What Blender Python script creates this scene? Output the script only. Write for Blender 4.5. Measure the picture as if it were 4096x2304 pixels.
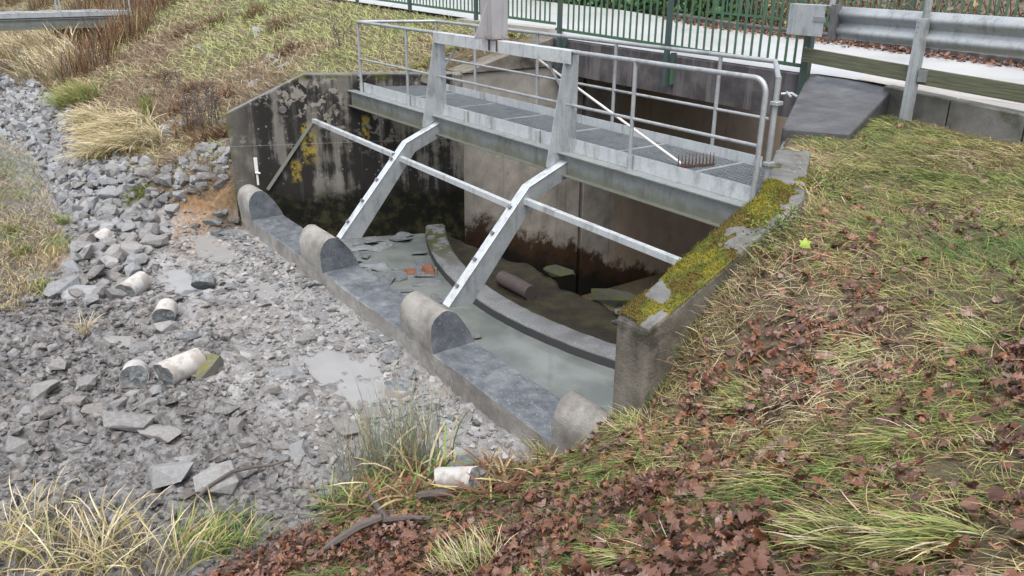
import bpy, bmesh, math, random
import numpy as np
from mathutils import Vector, Matrix

random.seed(7)
RNG = np.random.default_rng(11)
SC = bpy.context.scene
COL = SC.collection
for o in list(bpy.data.objects):
    bpy.data.objects.remove(o)

# ------------------------------------------------------------------ camera, sky, sun, exposure
CAM = np.array([12.74, -5.94, 2.06])
FOC, YAW, PITCH, ROLL = 3225.3, 0.951897, 0.385293, -0.00686978      # focal length in pixels of a 4096 wide frame
_fw = np.array([-math.sin(YAW) * math.cos(PITCH), math.cos(YAW) * math.cos(PITCH), -math.sin(PITCH)])
_rt = np.array([math.cos(YAW), math.sin(YAW), 0.0])
_dn = np.cross(_fw, _rt)
_r2 = math.cos(ROLL) * _rt + math.sin(ROLL) * _dn
_d2 = -math.sin(ROLL) * _rt + math.cos(ROLL) * _dn
cam_data = bpy.data.cameras.new("camera")
cam_data.sensor_width = 36.0
cam_data.lens = FOC / 4096 * 36.0
cam_data.clip_start = 0.05
cam_data.clip_end = 600.0
cam = bpy.data.objects.new("camera", cam_data)
COL.objects.link(cam)
cam.matrix_world = Matrix(((_r2[0], -_d2[0], -_fw[0], CAM[0]),
                           (_r2[1], -_d2[1], -_fw[1], CAM[1]),
                           (_r2[2], -_d2[2], -_fw[2], CAM[2]),
                           (0, 0, 0, 1)))
SC.camera = cam

SUN_EL, SUN_AZ = math.radians(66), math.radians(130)       # overcast: a broad, weak sun high behind the left of the viewer
world = bpy.data.worlds.new("World")
SC.world = world
world.use_nodes = True
wn = world.node_tree
wn.nodes.clear()
sky = wn.nodes.new("ShaderNodeTexSky")
sky.sky_type = 'NISHITA'
sky.sun_disc = False
sky.sun_elevation = SUN_EL
sky.sun_rotation = SUN_AZ
sky.air_density = 1.0
sky.dust_density = 4.0
sky.ozone_density = 1.0
hsv = wn.nodes.new("ShaderNodeHueSaturation")
hsv.inputs['Saturation'].default_value = 0.42
bg = wn.nodes.new("ShaderNodeBackground")
bg.inputs['Strength'].default_value = 0.15
wo = wn.nodes.new("ShaderNodeOutputWorld")
wn.links.new(sky.outputs[0], hsv.inputs['Color'])
wn.links.new(hsv.outputs[0], bg.inputs['Color'])
wn.links.new(bg.outputs[0], wo.inputs['Surface'])

sun_data = bpy.data.lights.new("sun", 'SUN')
sun_data.energy = 1.3
sun_data.angle = math.radians(50)
sun_data.color = (1.0, 0.98, 0.95)
sun = bpy.data.objects.new("sun", sun_data)
COL.objects.link(sun)
# the sky node measures rotation clockwise from +Y
_sd = Vector((math.sin(SUN_AZ) * math.cos(SUN_EL), math.cos(SUN_AZ) * math.cos(SUN_EL), math.sin(SUN_EL)))
sun.rotation_euler = _sd.to_track_quat('Z', 'Y').to_euler()

SC.view_settings.view_transform = 'Standard'
SC.view_settings.look = 'None'
SC.view_settings.exposure = 0.95
SC.view_settings.gamma = 1.0
SC.view_settings.use_curve_mapping = False
SC.render.engine = 'CYCLES'
SC.cycles.use_denoising = True
SC.cycles.max_bounces = 6
SC.cycles.diffuse_bounces = 4
SC.cycles.glossy_bounces = 3
SC.cycles.transparent_max_bounces = 4

# ------------------------------------------------------------------ helpers: noise, terrain, rays
def _h(ix, iy, s):
    n = (ix.astype(np.int64) * 374761393 + iy.astype(np.int64) * 668265263 + s * 974711) & 0xffffffff
    n = ((n ^ (n >> 13)) * 1274126177) & 0xffffffff
    return ((n ^ (n >> 16)) & 0xffff) / 65535.0

def vnoise(x, y, s=0):
    x = np.asarray(x, float); y = np.asarray(y, float)
    ix = np.floor(x); iy = np.floor(y)
    fx = x - ix; fy = y - iy
    fx = fx * fx * (3 - 2 * fx); fy = fy * fy * (3 - 2 * fy)
    a = _h(ix, iy, s); b = _h(ix + 1, iy, s); c = _h(ix, iy + 1, s); d = _h(ix + 1, iy + 1, s)
    return (a + (b - a) * fx) * (1 - fy) + (c + (d - c) * fx) * fy

def fbm(x, y, oct=4, s=0):
    t = 0; a = 0.5; f = 1.0
    for k in range(oct):
        t = t + a * (vnoise(x * f + 17.3 * k, y * f - 9.1 * k, s + k) - 0.5)
        a *= 0.5; f *= 2.03
    return t

def cells(x, y, s=0):
    """broken plates: each cell of a jittered grid has its own height, lower at its rim"""
    ix = np.floor(x); iy = np.floor(y); best = np.full(np.shape(x), 9.0); hv = np.zeros(np.shape(x))
    for dx in (-1, 0, 1):
        for dy in (-1, 0, 1):
            cx, cy = ix + dx, iy + dy
            d = (cx + 0.15 + 0.7 * _h(cx, cy, s) - x) ** 2 + (cy + 0.15 + 0.7 * _h(cx, cy, s + 1) - y) ** 2
            m = d < best; best = np.where(m, d, best); hv = np.where(m, _h(cx, cy, s + 2), hv)
    return hv - 0.5 - 0.9 * best

def sstep(a, b, x):
    t = np.clip((x - a) / (b - a), 0, 1)
    return t * t * (3 - 2 * t)

def smax(a, b, k):
    h = np.clip(0.5 + 0.5 * (a - b) / k, 0, 1)
    return b + (a - b) * h + k * h * (1 - h)

def smin(a, b, k):
    return -smax(-a, -b, k)

# plan of the two abutments (inner faces, metres; x along the walkway, y towards the road)
LWALL = [(-1.14, -1.97, -0.35), (-0.61, -0.75, 0.27), (0.41, 1.74, 0.22)]
RWALL = [(8.65, -2.05, -0.42), (8.60, -0.43, 0.27), (7.60, 1.05, 0.28), (7.50, 1.20, 0.16), (5.40, 4.36, 0.12)]
WT = 0.34

def left_x(y):
    """middle of the left wall, where the ground stops"""
    y = np.asarray(y, float)
    return np.where(y < 1.75, -0.3 + 0.41 * y - 0.17, -0.75)

def right_x(y):
    y = np.asarray(y, float)
    a = 8.78 - 0.03 * (y + 2.05)
    b = 8.75 - 0.675 * (y + 0.35)
    b = b - 0.16 * sstep(0.9, 1.2, y) * sstep(4.3, 3.6, y)
    return np.where(y < -0.35, a, np.maximum(b, 5.55))

def crest(x):
    x = np.asarray(x, float)
    return 0.58 + 0.045 * np.clip(-x - 0.3, 0, 3) + 0.02 * np.clip(-x - 3.3, 0, 12) - 0.012 * np.clip(x, 0, 12)

PUDDLES = [(5.0, -2.75, 0.85, 0.42), (0.9, -3.55, 0.75, 0.30), (-0.1, -2.75, 0.9, 0.30), (1.9, -2.6, 0.5, 0.25)]

def ground(x, y, fine=True):
    x = np.asarray(x, float); y = np.asarray(y, float)
    mud = -2.30 + 0.10 * fbm(x * 0.7, y * 0.7, 3, 3) - 0.03 * sstep(0, -6, x)
    mud = mud + 0.14 * np.exp(-((x + 0.6) / 1.3) ** 2 - ((y + 4.75) / 0.35) ** 2)          # spit of spoil
    mud = mud + 0.10 * np.exp(-((x - 3.9) / 1.2) ** 2 - ((y + 4.0) / 0.5) ** 2)
    mud = mud + 0.05 * np.exp(-((x - 6.9) / 0.9) ** 2 - ((y + 4.2) / 0.9) ** 2)
    for px, py, rx, ry in PUDDLES:
        mud = mud - 0.07 * np.exp(-(((x - px) / rx) ** 2 + ((y - py) / ry) ** 2) ** 2)
    # dam face left of the weir
    toe = -4.55 + 0.25 * fbm(x * 0.35, y * 0 + 3.0, 2, 8)
    dam = -2.32 + 0.375 * (y - toe)
    scarp_toe = -2.75 - 0.62 * np.clip(-x - 1.6, 0, 9) + 3.5 * sstep(-1.45, -0.75, x)
    scarp = -2.32 + 0.9 * (y - scarp_toe)
    dam = smin(dam, scarp, 0.25)
    dam = dam + 0.16 * fbm(x * 0.5, y * 0.5, 3, 21)
    left = smax(mud, dam, 0.12)
    left = smin(left, crest(x), 0.35)
    # right bank
    bank = 0.527 * x + 0.0838 * y - 5.80 + 0.22 * fbm(x * 0.45, y * 0.45, 3, 31)
    bank = bank - 0.62 * sstep(-2.9, -2.0, y) * sstep(9.1, 8.2, x)
    damr = np.interp(y, [-4.0, -3.0, -2.05, -1.5, -1.0, -0.45, 0.6, 1.2, 2.0, 3.0, 4.3], [-2.7, -1.97, -1.18, -0.50, -0.13, 0.13, 0.18, 0.31, 0.37, 0.45, 0.52]) - 0.07 * sstep(7.3, 8.2, x) * sstep(1.2, 2.6, y)
    top = smax(bank, damr - 3.0 * sstep(0.0, 0.6, 8.72 - x) * sstep(-1.2, -1.9, y), 0.35)
    top = smin(top, 0.55 + 0.06 * (x - 12), 0.5)
    wedge = sstep(6.3, 7.6, x)
    right = smax(mud, np.where(y < -1.9, top, top), 0.18)
    left = np.where((x > -1.0) & (y < -1.5), mud, left)
    z = np.where(x > 4.0, right, left)
    z = np.where((x > 4) & (y > 4.2), np.where(y > 4.55 - 0.30 * np.clip(x - 6.5, 0, 9), crest(x) - 0.02, z), z)
    z = np.where(y > 4.4, crest(x) - 0.02, z)
    # basin and culvert: cut away between the walls
    inside = (y > -1.70) & (x > left_x(y)) & (x < right_x(y)) & (y < 18)
    # downstream side of the road
    z = np.where(y > 12.0, crest(x) - np.clip((y - 12.0) * 0.35, 0, 2.4), z)
    z = np.where(inside, -5.2, z)
    if fine:
        floor = sstep(-2.0, -2.2, z)
        wet = sstep(-3.2, -4.2, y + 0.5 * fbm(x, y, 2, 43))
        rough = 0.06 * fbm(x * 3.1, y * 3.1, 4, 41) + (0.04 + 0.07 * wet) * np.abs(fbm(x * 6.5, y * 6.5, 4, 47))
        wx, wy = x + 0.10 * fbm(x * 3, y * 3, 2, 51), y + 0.10 * fbm(x * 3 + 9, y * 3, 2, 52)
        rough = rough + np.where(z < -1.9, (0.035 + 0.045 * wet) * cells(wx * 6.0, wy * 7.5, 53) + 0.02 * cells(wx * 13, wy * 15, 57), 0)
        bk = sstep(7.4, 8.4, x) * sstep(4.2, 3.8, y)
        z = z + np.where(inside | (y > 4.2), 0, rough * (0.35 + 0.9 * floor) + bk * (0.13 * fbm(x * 1.9, y * 1.9, 3, 71) - 0.01))
    return z

def ray(dx, dy):
    """direction of the line of sight through a point of a 2576 pixel wide frame"""
    k = 4096 / 2576
    v = np.array([dx * k - 2048, dy * k - 1152, FOC])
    d = v[0] * _r2 + v[1] * _d2 + v[2] * _fw
    return d / np.linalg.norm(d)

def at(dx, dy, lift=0.0):
    """where that line of sight meets the ground"""
    d = ray(dx, dy)
    t = np.arange(2.0, 70, 0.02)
    P = CAM[None] + t[:, None] * d[None]
    g = ground(P[:, 0], P[:, 1], False)
    hit = np.nonzero(P[:, 2] < g)[0]
    p = P[hit[0]] if len(hit) else P[-1]
    return np.array([p[0], p[1], float(ground(p[0], p[1])) + lift])

def on_plane(dx, dy, axis, val):
    d = ray(dx, dy)
    return CAM + d * ((val - CAM[axis]) / d[axis])

def gnormal(x, y):
    e = 0.12
    zx = (ground(x + e, y, False) - ground(x - e, y, False)) / (2 * e)
    zy = (ground(x, y + e, False) - ground(x, y - e, False)) / (2 * e)
    n = np.stack([-zx, -zy, np.ones_like(zx)], -1)
    return n / np.linalg.norm(n, axis=-1, keepdims=True)

def to_px(P):
    """project points to a 2576 wide frame"""
    q = np.asarray(P, float) - CAM
    c = np.stack([q @ _r2, q @ _d2, q @ _fw], -1)
    return np.stack([(2048 + FOC * c[..., 0] / c[..., 2]) * 2576 / 4096, (1152 + FOC * c[..., 1] / c[..., 2]) * 2576 / 4096, c[..., 2]], -1)

# ------------------------------------------------------------------ helpers: objects
def tag(o, label=None, cat=None, group=None, kind=None):
    if label: o["label"] = label
    if cat: o["category"] = cat
    if group: o["group"] = group
    if kind: o["kind"] = kind
    return o

def thing(name, label, cat, loc=(0, 0, 0), group=None):
    o = bpy.data.objects.new(name, None)
    o.empty_display_size = 0.2
    COL.objects.link(o)
    o.location = loc
    return tag(o, label, cat, group)

def link(name, me, parent=None, loc=None):
    o = bpy.data.objects.new(name, me)
    COL.objects.link(o)
    if parent is not None: o.parent = parent
    if loc is not None: o.location = loc
    return o

class MB:
    """collects shapes given in world coordinates into one mesh"""
    def __init__(s):
        s.v = []; s.f = []; s.m = []
    def add(s, v, f, mi=0):
        b = len(s.v)
        s.v += [tuple(map(float, p)) for p in v]
        s.f += [tuple(i + b for i in q) for q in f]
        s.m += [mi] * len(f)
        return s
    def box(s, x0, x1, y0, y1, z0, z1, mi=0):
        v = [(x, y, z) for z in (z0, z1) for y in (y0, y1) for x in (x0, x1)]
        return s.add(v, [(0, 2, 3, 1), (4, 5, 7, 6), (0, 1, 5, 4), (2, 6, 7, 3), (0, 4, 6, 2), (1, 3, 7, 5)], mi)
    def bar(s, p0, p1, w, h, up=(0, 0, 1), mi=0):
        """box along p0-p1; w sideways, h along up"""
        p0 = Vector(p0); p1 = Vector(p1)
        d = (p1 - p0).normalized(); side = d.cross(Vector(up))
        if side.length < 1e-4: side = d.cross(Vector((1, 0, 0)))
        side.normalize(); u = side.cross(d).normalized()
        v = []
        for p in (p0, p1):
            for a, b in ((-1, -1), (1, -1), (1, 1), (-1, 1)):
                v.append(p + side * (a * w / 2) + u * (b * h / 2))
        return s.add(v, [(0, 1, 2, 3), (7, 6, 5, 4), (0, 4, 5, 1), (1, 5, 6, 2), (2, 6, 7, 3), (3, 7, 4, 0)], mi)
    def tube(s, pts, r, n=10, mi=0, cap=True):
        pts = [Vector(p) for p in pts]
        rs = r if isinstance(r, (list, tuple)) else [r] * len(pts)
        rings = []
        ref = None
        for i, p in enumerate(pts):
            d = (pts[min(i + 1, len(pts) - 1)] - pts[max(i - 1, 0)]).normalized()
            if ref is None:
                ref = Vector((0, 0, 1)) if abs(d.z) < 0.9 else Vector((1, 0, 0))
            a = d.cross(ref).normalized(); b = a.cross(d).normalized(); ref = b
            rings.append([p + (a * math.cos(2 * math.pi * k / n) + b * math.sin(2 * math.pi * k / n)) * rs[i] for k in range(n)])
        v = [q for ring in rings for q in ring]
        f = []
        for i in range(len(pts) - 1):
            for k in range(n):
                k2 = (k + 1) % n
                f.append((i * n + k, (i + 1) * n + k, (i + 1) * n + k2, i * n + k2))
        if cap:
            f.append(tuple(range(n))); f.append(tuple(reversed(range((len(pts) - 1) * n, len(pts) * n))))
        return s.add(v, f, mi)
    def prism(s, poly, x0, x1, axis=0, mi=0, cap_mi=None, nseg=1):
        """polygon extruded along an axis; poly gives the two other coordinates in order"""
        n = len(poly)
        def P(a, q):
            return (a, q[0], q[1]) if axis == 0 else ((q[0], a, q[1]) if axis == 1 else (q[0], q[1], a))
        v = [P(x0 + (x1 - x0) * k / nseg, q) for k in range(nseg + 1) for q in poly]
        f = []
        for k in range(nseg):
            for i in range(n):
                j = (i + 1) % n
                f.append((k * n + i, k * n + j, (k + 1) * n + j, (k + 1) * n + i))
        s.add(v, f, mi)
        b = len(s.v) - len(v)
        s.f.append(tuple(b + i for i in reversed(range(n)))); s.f.append(tuple(b + nseg * n + i for i in range(n)))
        s.m += [mi if cap_mi is None else cap_mi] * 2
        return s
    def build(s, name, mats, parent=None, loc=None, smooth=False, bevel=0.0, seg=1):
        if not isinstance(mats, (list, tuple)): mats = [mats]
        off = Vector(parent.location) if parent is not None else Vector(loc if loc is not None else (0, 0, 0))
        q = parent
        while q is not None and q.parent is not None:
            q = q.parent; off = off + Vector(q.location)
        me = bpy.data.meshes.new(name)
        me.from_pydata([(x - off[0], y - off[1], z - off[2]) for x, y, z in s.v], [], s.f)
        for m in mats: me.materials.append(m)
        me.polygons.foreach_set("material_index", s.m)
        bm = bmesh.new(); bm.from_mesh(me)
        bmesh.ops.recalc_face_normals(bm, faces=bm.faces)
        bm.to_mesh(me); bm.free()
        if smooth:
            me.polygons.foreach_set("use_smooth", [True] * len(me.polygons))
            try: me.set_sharp_from_angle(angle=math.radians(38))
            except Exception: pass
        me.update()
        o = link(name, me, parent, None if parent is not None else (loc if loc is not None else None))
        if bevel > 0:
            bv = o.modifiers.new("bevel", 'BEVEL'); bv.width = bevel; bv.segments = seg; bv.limit_method = 'ANGLE'
            bv.angle_limit = math.radians(40)
        return o

def np_mesh(name, V, F, mat, col=None, parent=None, smooth=False, loc=None):
    """mesh from arrays: F is (n,3) or (n,4) or a list of such arrays; col gives a colour for each vertex"""
    Fs = F if isinstance(F, list) else [F]
    me = bpy.data.meshes.new(name)
    V = np.asarray(V, np.float32)
    if loc is not None: V = V - np.asarray(loc, np.float32)
    me.vertices.add(len(V)); me.vertices.foreach_set("co", V.ravel())
    loops = np.concatenate([f.ravel() for f in Fs]).astype(np.int32)
    sizes = np.concatenate([np.full(len(f), f.shape[1]) for f in Fs]).astype(np.int32)
    me.loops.add(len(loops)); me.loops.foreach_set("vertex_index", loops)
    me.polygons.add(len(sizes))
    starts = np.concatenate([[0], np.cumsum(sizes)[:-1]]).astype(np.int32)
    me.polygons.foreach_set("loop_start", starts)
    try: me.polygons.foreach_set("loop_total", sizes)
    except Exception: pass
    me.polygons.foreach_set("use_smooth", np.full(len(sizes), smooth))
    if col is not None:
        c = np.ones((len(V), 4), np.float32); c[:, :col.shape[1]] = col
        a = me.color_attributes.new("col", 'FLOAT_COLOR', 'POINT'); a.data.foreach_set("color", c.ravel())
    me.materials.append(mat)
    me.update(calc_edges=True)
    me.validate()
    return link(name, me, parent, loc)

# ------------------------------------------------------------------ helpers: node materials
class NT:
    def __init__(s, name):
        s.m = bpy.data.materials.new(name); s.m.use_nodes = True
        s.t = s.m.node_tree; s.t.nodes.clear()
        s.out = s.n("ShaderNodeOutputMaterial")
        s.b = s.n("ShaderNodeBsdfPrincipled")
        s.l(s.b.outputs[0], s.out.inputs['Surface'])
        s._pos = None
    def n(s, t, **kw):
        q = s.t.nodes.new(t)
        for k, v in kw.items(): setattr(q, k, v)
        return q
    def l(s, a, b): s.t.links.new(a, b)
    def _in(s, sock, v):
        if v is None: return
        if hasattr(v, 'is_linked') or isinstance(v, bpy.types.NodeSocket): s.l(v, sock)
        elif isinstance(v, (tuple, list)):
            n = len(sock.default_value)
            sock.default_value = tuple(v)[:n] if len(v) >= n else tuple(v) + (1.0,) * (n - len(v))
        elif hasattr(sock.default_value, '__len__'): sock.default_value = (v,) * (len(sock.default_value) - 1) + (1.0,)
        else: sock.default_value = v
    def set(s, **kw):
        for k, v in kw.items(): s._in(s.b.inputs[k.replace('_', ' ')], v)
        return s
    def pos(s):
        if s._pos is None: s._pos = s.n("ShaderNodeNewGeometry").outputs['Position']
        return s._pos
    def obj(s): return s.n("ShaderNodeTexCoord").outputs['Object']
    def rnd(s): return s.n("ShaderNodeObjectInfo").outputs['Random']
    def attr(s, name):
        a = s.n("ShaderNodeAttribute"); a.attribute_name = name; return a.outputs['Color']
    def map(s, vec, scale=(1, 1, 1), loc=(0, 0, 0), rot=(0, 0, 0)):
        q = s.n("ShaderNodeMapping"); s.l(vec, q.inputs['Vector'])
        q.inputs['Scale'].default_value = scale; q.inputs['Location'].default_value = loc; q.inputs['Rotation'].default_value = rot
        return q.outputs[0]
    def noise(s, vec, scale, detail=4, rough=0.55, dist=0.0):
        q = s.n("ShaderNodeTexNoise"); s.l(vec, q.inputs['Vector'])
        q.inputs['Scale'].default_value = scale; q.inputs['Detail'].default_value = detail
        q.inputs['Roughness'].default_value = rough; q.inputs['Distortion'].default_value = dist
        return q.outputs[0]
    def vor(s, vec, scale, feature='F1', out='Distance', rand=1.0):
        q = s.n("ShaderNodeTexVoronoi"); q.feature = feature; s.l(vec, q.inputs['Vector'])
        q.inputs['Scale'].default_value = scale; q.inputs['Randomness'].default_value = rand
        return q.outputs[out]
    def ramp(s, fac, stops, interp='LINEAR'):
        q = s.n("ShaderNodeValToRGB"); s._in(q.inputs[0], fac)
        e = q.color_ramp.elements; q.color_ramp.interpolation = interp
        while len(e) > len(stops): e.remove(e[-1])
        while len(e) < len(stops): e.new(1.0)
        for el, (p, c) in zip(e, stops):
            el.position = p; el.color = (c, c, c, 1) if not isinstance(c, (tuple, list)) else tuple(c) + ((1.0,) if len(c) == 3 else ())
        return q.outputs[0]
    def step(s, fac, a, b):
        q = s.n("ShaderNodeMapRange"); q.interpolation_type = 'SMOOTHSTEP'
        s._in(q.inputs['Value'], fac); q.inputs['From Min'].default_value = a; q.inputs['From Max'].default_value = b
        return q.outputs[0]
    def mix(s, fac, a, b, mode='MIX'):
        q = s.n("ShaderNodeMixRGB"); q.blend_type = mode
        s._in(q.inputs[0], fac); s._in(q.inputs[1], a); s._in(q.inputs[2], b)
        return q.outputs[0]
    def math(s, op, a, b=None, c=None):
        q = s.n("ShaderNodeMath"); q.operation = op
        s._in(q.inputs[0], a); s._in(q.inputs[1], b)
        if c is not None: s._in(q.inputs[2], c)
        return q.outputs[0]
    def mul(s, a, b): return s.math('MULTIPLY', a, b)
    def xyz(s, vec):
        q = s.n("ShaderNodeSeparateXYZ"); s.l(vec, q.inputs[0]); return q.outputs
    def bump(s, h, strength=0.5, dist=0.02, normal=None):
        q = s.n("ShaderNodeBump"); s.l(h, q.inputs['Height'])
        q.inputs['Strength'].default_value = strength; q.inputs['Distance'].default_value = dist
        if normal is not None: s.l(normal, q.inputs['Normal'])
        return q.outputs[0]
    def done(s): return s.m

# ------------------------------------------------------------------ materials
M = {}

def mk_wall(name, straight=False):
    t = NT(name); p = t.pos(); X, Y, Z = t.xyz(p)
    fine = t.noise(p, 38, 5, 0.65)
    k_ = 1.65 if straight else 0.80
    base = t.ramp(t.noise(p, 2.2, 6, 0.6), [(0.3, (0.13 * k_, 0.12 * k_, 0.105 * k_)), (0.55, (0.23 * k_, 0.215 * k_, 0.19 * k_)), (0.75, (0.31 * k_, 0.29 * k_, 0.26 * k_))])
    base = t.mix(t.mul(fine, 0.5), base, (0.10, 0.095, 0.085))
    streak = t.noise(t.map(p, (2.2, 2.2, 0.16)), 1.7, 5, 0.6)
    blot = t.noise(p, 1.15, 8, 0.68)
    lo, hi = (0.60, 0.74) if straight else (0.455, 0.545)
    dark = t.step(t.math('ADD', t.mul(streak, 0.55), t.mul(blot, 0.50)), lo, hi)
    if not straight:
        dark = t.mul(dark, t.math('SUBTRACT', 1.0, t.mul(t.step(Y, -1.45, -1.9), 0.6)))
    c = t.mix(dark, base, (0.022, 0.021, 0.020))
    pale = t.mul(t.step(t.noise(p, 7.5, 4, 0.55, 0.5), 0.52, 0.57), t.step(Z, -1.4, -0.4))
    pale = t.mul(pale, t.step(t.noise(t.map(p, loc=(3, 8, 1)), 1.3, 2), 0.42, 0.55))
    c = t.mix(t.mul(pale, 0.0 if straight else 0.75), c, (0.27, 0.25, 0.21))
    dots = t.step(t.vor(p, 9.0), 0.19, 0.13)
    dots = t.mul(dots, t.step(t.noise(p, 3.0, 2), 0.45, 0.6))
    c = t.mix(t.mul(dots, 0.45), c, (0.30, 0.29, 0.26))
    run = t.step(t.noise(t.map(p, (7, 7, 0.1)), 1.0, 3), 0.60, 0.68)
    c = t.mix(t.mul(run, 0.35 if straight else 0.14), c, (0.30, 0.29, 0.27) if not straight else (0.06, 0.055, 0.05))
    wob = t.noise(p, 2.4, 6, 0.7)
    if straight:
        brown = t.step(t.math('ADD', Y, t.mul(wob, 0.5)), 6.4, 6.9)
        c = t.mix(t.mul(brown, 0.6), c, t.mix(t.noise(p, 1.2, 5), (0.30, 0.21, 0.145), (0.42, 0.31, 0.23)))
        line = t.math('ADD', t.math('ADD', Z, t.mul(t.math('MAXIMUM', t.math('SUBTRACT', Y, 3.0), 0.0), 0.45)), t.mul(wob, 1.5))
        c = t.mix(t.step(line, -2.05, -2.35), c, (0.045, 0.026, 0.015))
        c = t.mix(t.step(line, -2.45, -2.9), c, (0.010, 0.010, 0.008))
    else:
        # yellow lichen
        wy = t.math('ADD', Y, t.mul(t.math('SUBTRACT', wob, 0.5), 0.25))
        a = t.mul(t.mul(t.step(wy, -0.90, -0.83), t.step(wy, -0.60, -0.68)), t.mul(t.step(Z, -1.35, -1.0), t.step(Z, -0.50, -0.62)))
        b = t.mul(t.mul(t.step(wy, -1.10, -1.04), t.step(wy, -0.90, -0.96)), t.mul(t.step(Z, -1.62, -1.45), t.step(Z, -1.12, -1.28)))
        d = t.mul(t.mul(t.step(wy, 0.10, 0.14), t.step(wy, 0.24, 0.20)), t.mul(t.step(Z, -1.0, -0.75), t.step(Z, -0.42, -0.5)))
        ym = t.math('MAXIMUM', a, t.math('MAXIMUM', b, d))
        ym = t.mul(ym, t.step(t.noise(p, 11, 5, 0.7), 0.40, 0.58))
        c = t.mix(t.mul(ym, 0.9), c, (0.30, 0.225, 0.035))
        # faint form board joint
        jt = t.mul(t.step(Z, -0.905, -0.90), t.step(Z, -0.893, -0.898))
        c = t.mix(t.mul(jt, 0.6), c, (0.3, 0.29, 0.26))
        line = t.math('ADD', Z, t.mul(wob, 0.8))
        c = t.mix(t.step(line, -1.22, -1.55), c, t.mix(t.step(t.noise(p, 4.5, 6, 0.7), 0.45, 0.65), (0.007, 0.007, 0.005), (0.035, 0.034, 0.016)))
        # moss at the coping and the upstream corner
        mossm = t.mul(t.step(t.math('ADD', Z, t.mul(wob, 0.35)), 0.30, 0.42), t.step(t.noise(p, 4, 3), 0.42, 0.6))
        corner = t.mul(t.step(t.math('ADD', Y, t.mul(wob, 0.3)), -1.62, -1.85), t.step(t.noise(p, 5, 4), 0.47, 0.58))
        c = t.mix(t.mul(t.math('MAXIMUM', mossm, t.mul(corner, 0.8)), 0.85), c, (0.07, 0.075, 0.016))
    h = t.math('ADD', t.mul(fine, 0.5), t.noise(p, 9, 4))
    t.set(Base_Color=c, Specular_IOR_Level=0.15, Roughness=t.ramp(t.noise(p, 4, 3), [(0.3, 0.6), (0.7, 0.9)]), Normal=t.bump(h, 0.6, 0.014))
    return t.done()

M['wall'] = mk_wall("stained_concrete")
M['wall2'] = mk_wall("abutment_concrete", True)

def mk_concrete(name, lo, mid, hi, stain=(0.05, 0.045, 0.04), amt=0.5, grain=60, bmp=0.5, rough=(0.6, 0.9), streaks=False):
    t = NT(name); p = t.pos()
    c = t.ramp(t.noise(p, 3.0, 6, 0.6), [(0.3, lo), (0.5, mid), (0.72, hi)])
    g = t.noise(p, grain, 4, 0.7)
    c = t.mix(t.mul(t.step(g, 0.5, 0.65), 0.45), c, lo)
    if streaks:
        s_ = t.step(t.noise(t.map(p, (5, 5, 0.35)), 1.0, 5, 0.65), 0.47, 0.62)
    else:
        s_ = t.step(t.noise(p, 1.7, 7, 0.7), 0.5, 0.66)
    c = t.mix(t.mul(s_, amt), c, stain)
    t.set(Base_Color=c, Roughness=t.ramp(t.noise(p, 5, 3), [(0.3, rough[0]), (0.7, rough[1])]),
          Normal=t.bump(t.math('ADD', g, t.noise(p, 12, 4)), bmp, 0.012))
    return t.done()

M['weir'] = mk_concrete("weir_concrete", (0.16, 0.15, 0.135), (0.26, 0.25, 0.23), (0.36, 0.35, 0.33), (0.09, 0.08, 0.068), 0.5, 55, 0.8)
M['coping'] = mk_concrete("coping_concrete", (0.075, 0.075, 0.073), (0.135, 0.135, 0.13), (0.21, 0.205, 0.195), (0.03, 0.03, 0.026), 0.6, 70, 0.5)
M['rwall'] = mk_concrete("right_wall_concrete", (0.085, 0.075, 0.06), (0.145, 0.13, 0.105), (0.23, 0.215, 0.185), (0.022, 0.022, 0.014), 0.85, 50, 0.8)
M['beamc'] = mk_concrete("bridge_edge_concrete", (0.035, 0.032, 0.034), (0.06, 0.054, 0.056), (0.12, 0.11, 0.11), (0.17, 0.155, 0.155), 0.55, 40, 0.4, (0.5, 0.8), True)
M['slabc'] = mk_concrete("weathered_slab", (0.05, 0.051, 0.055), (0.08, 0.081, 0.086), (0.12, 0.12, 0.122), (0.03, 0.03, 0.03), 0.6, 60, 0.3, (0.3, 0.6))
M['kerb'] = mk_concrete("kerb_concrete", (0.085, 0.083, 0.073), (0.145, 0.142, 0.127), (0.21, 0.205, 0.19), (0.04, 0.045, 0.018), 0.8, 50, 0.5)

t = NT("exposed_aggregate"); p = t.pos()
v = t.noise(p, 70, 4, 0.7); d = t.vor(p, 85)
c = t.ramp(v, [(0.35, (0.10, 0.105, 0.11)), (0.5, (0.19, 0.195, 0.20)), (0.68, (0.30, 0.31, 0.31))])
c = t.mix(t.mul(t.step(t.noise(p, 2.5, 5), 0.45, 0.65), 0.5), c, (0.10, 0.10, 0.10))
X_, Y_, Z_ = t.xyz(p)
c = t.mix(t.mul(t.step(X_, 2.6, 1.2), t.step(t.noise(p, 5, 5), 0.40, 0.55)), c, (0.06, 0.065, 0.022))
c = t.mix(t.step(Z_, -2.52, -2.56), c, (0.055, 0.056, 0.058))
t.set(Base_Color=c, Roughness=0.7, Normal=t.bump(t.math('SUBTRACT', 1.0, d), 0.5, 0.012)); M['aggr'] = t.done()

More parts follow.
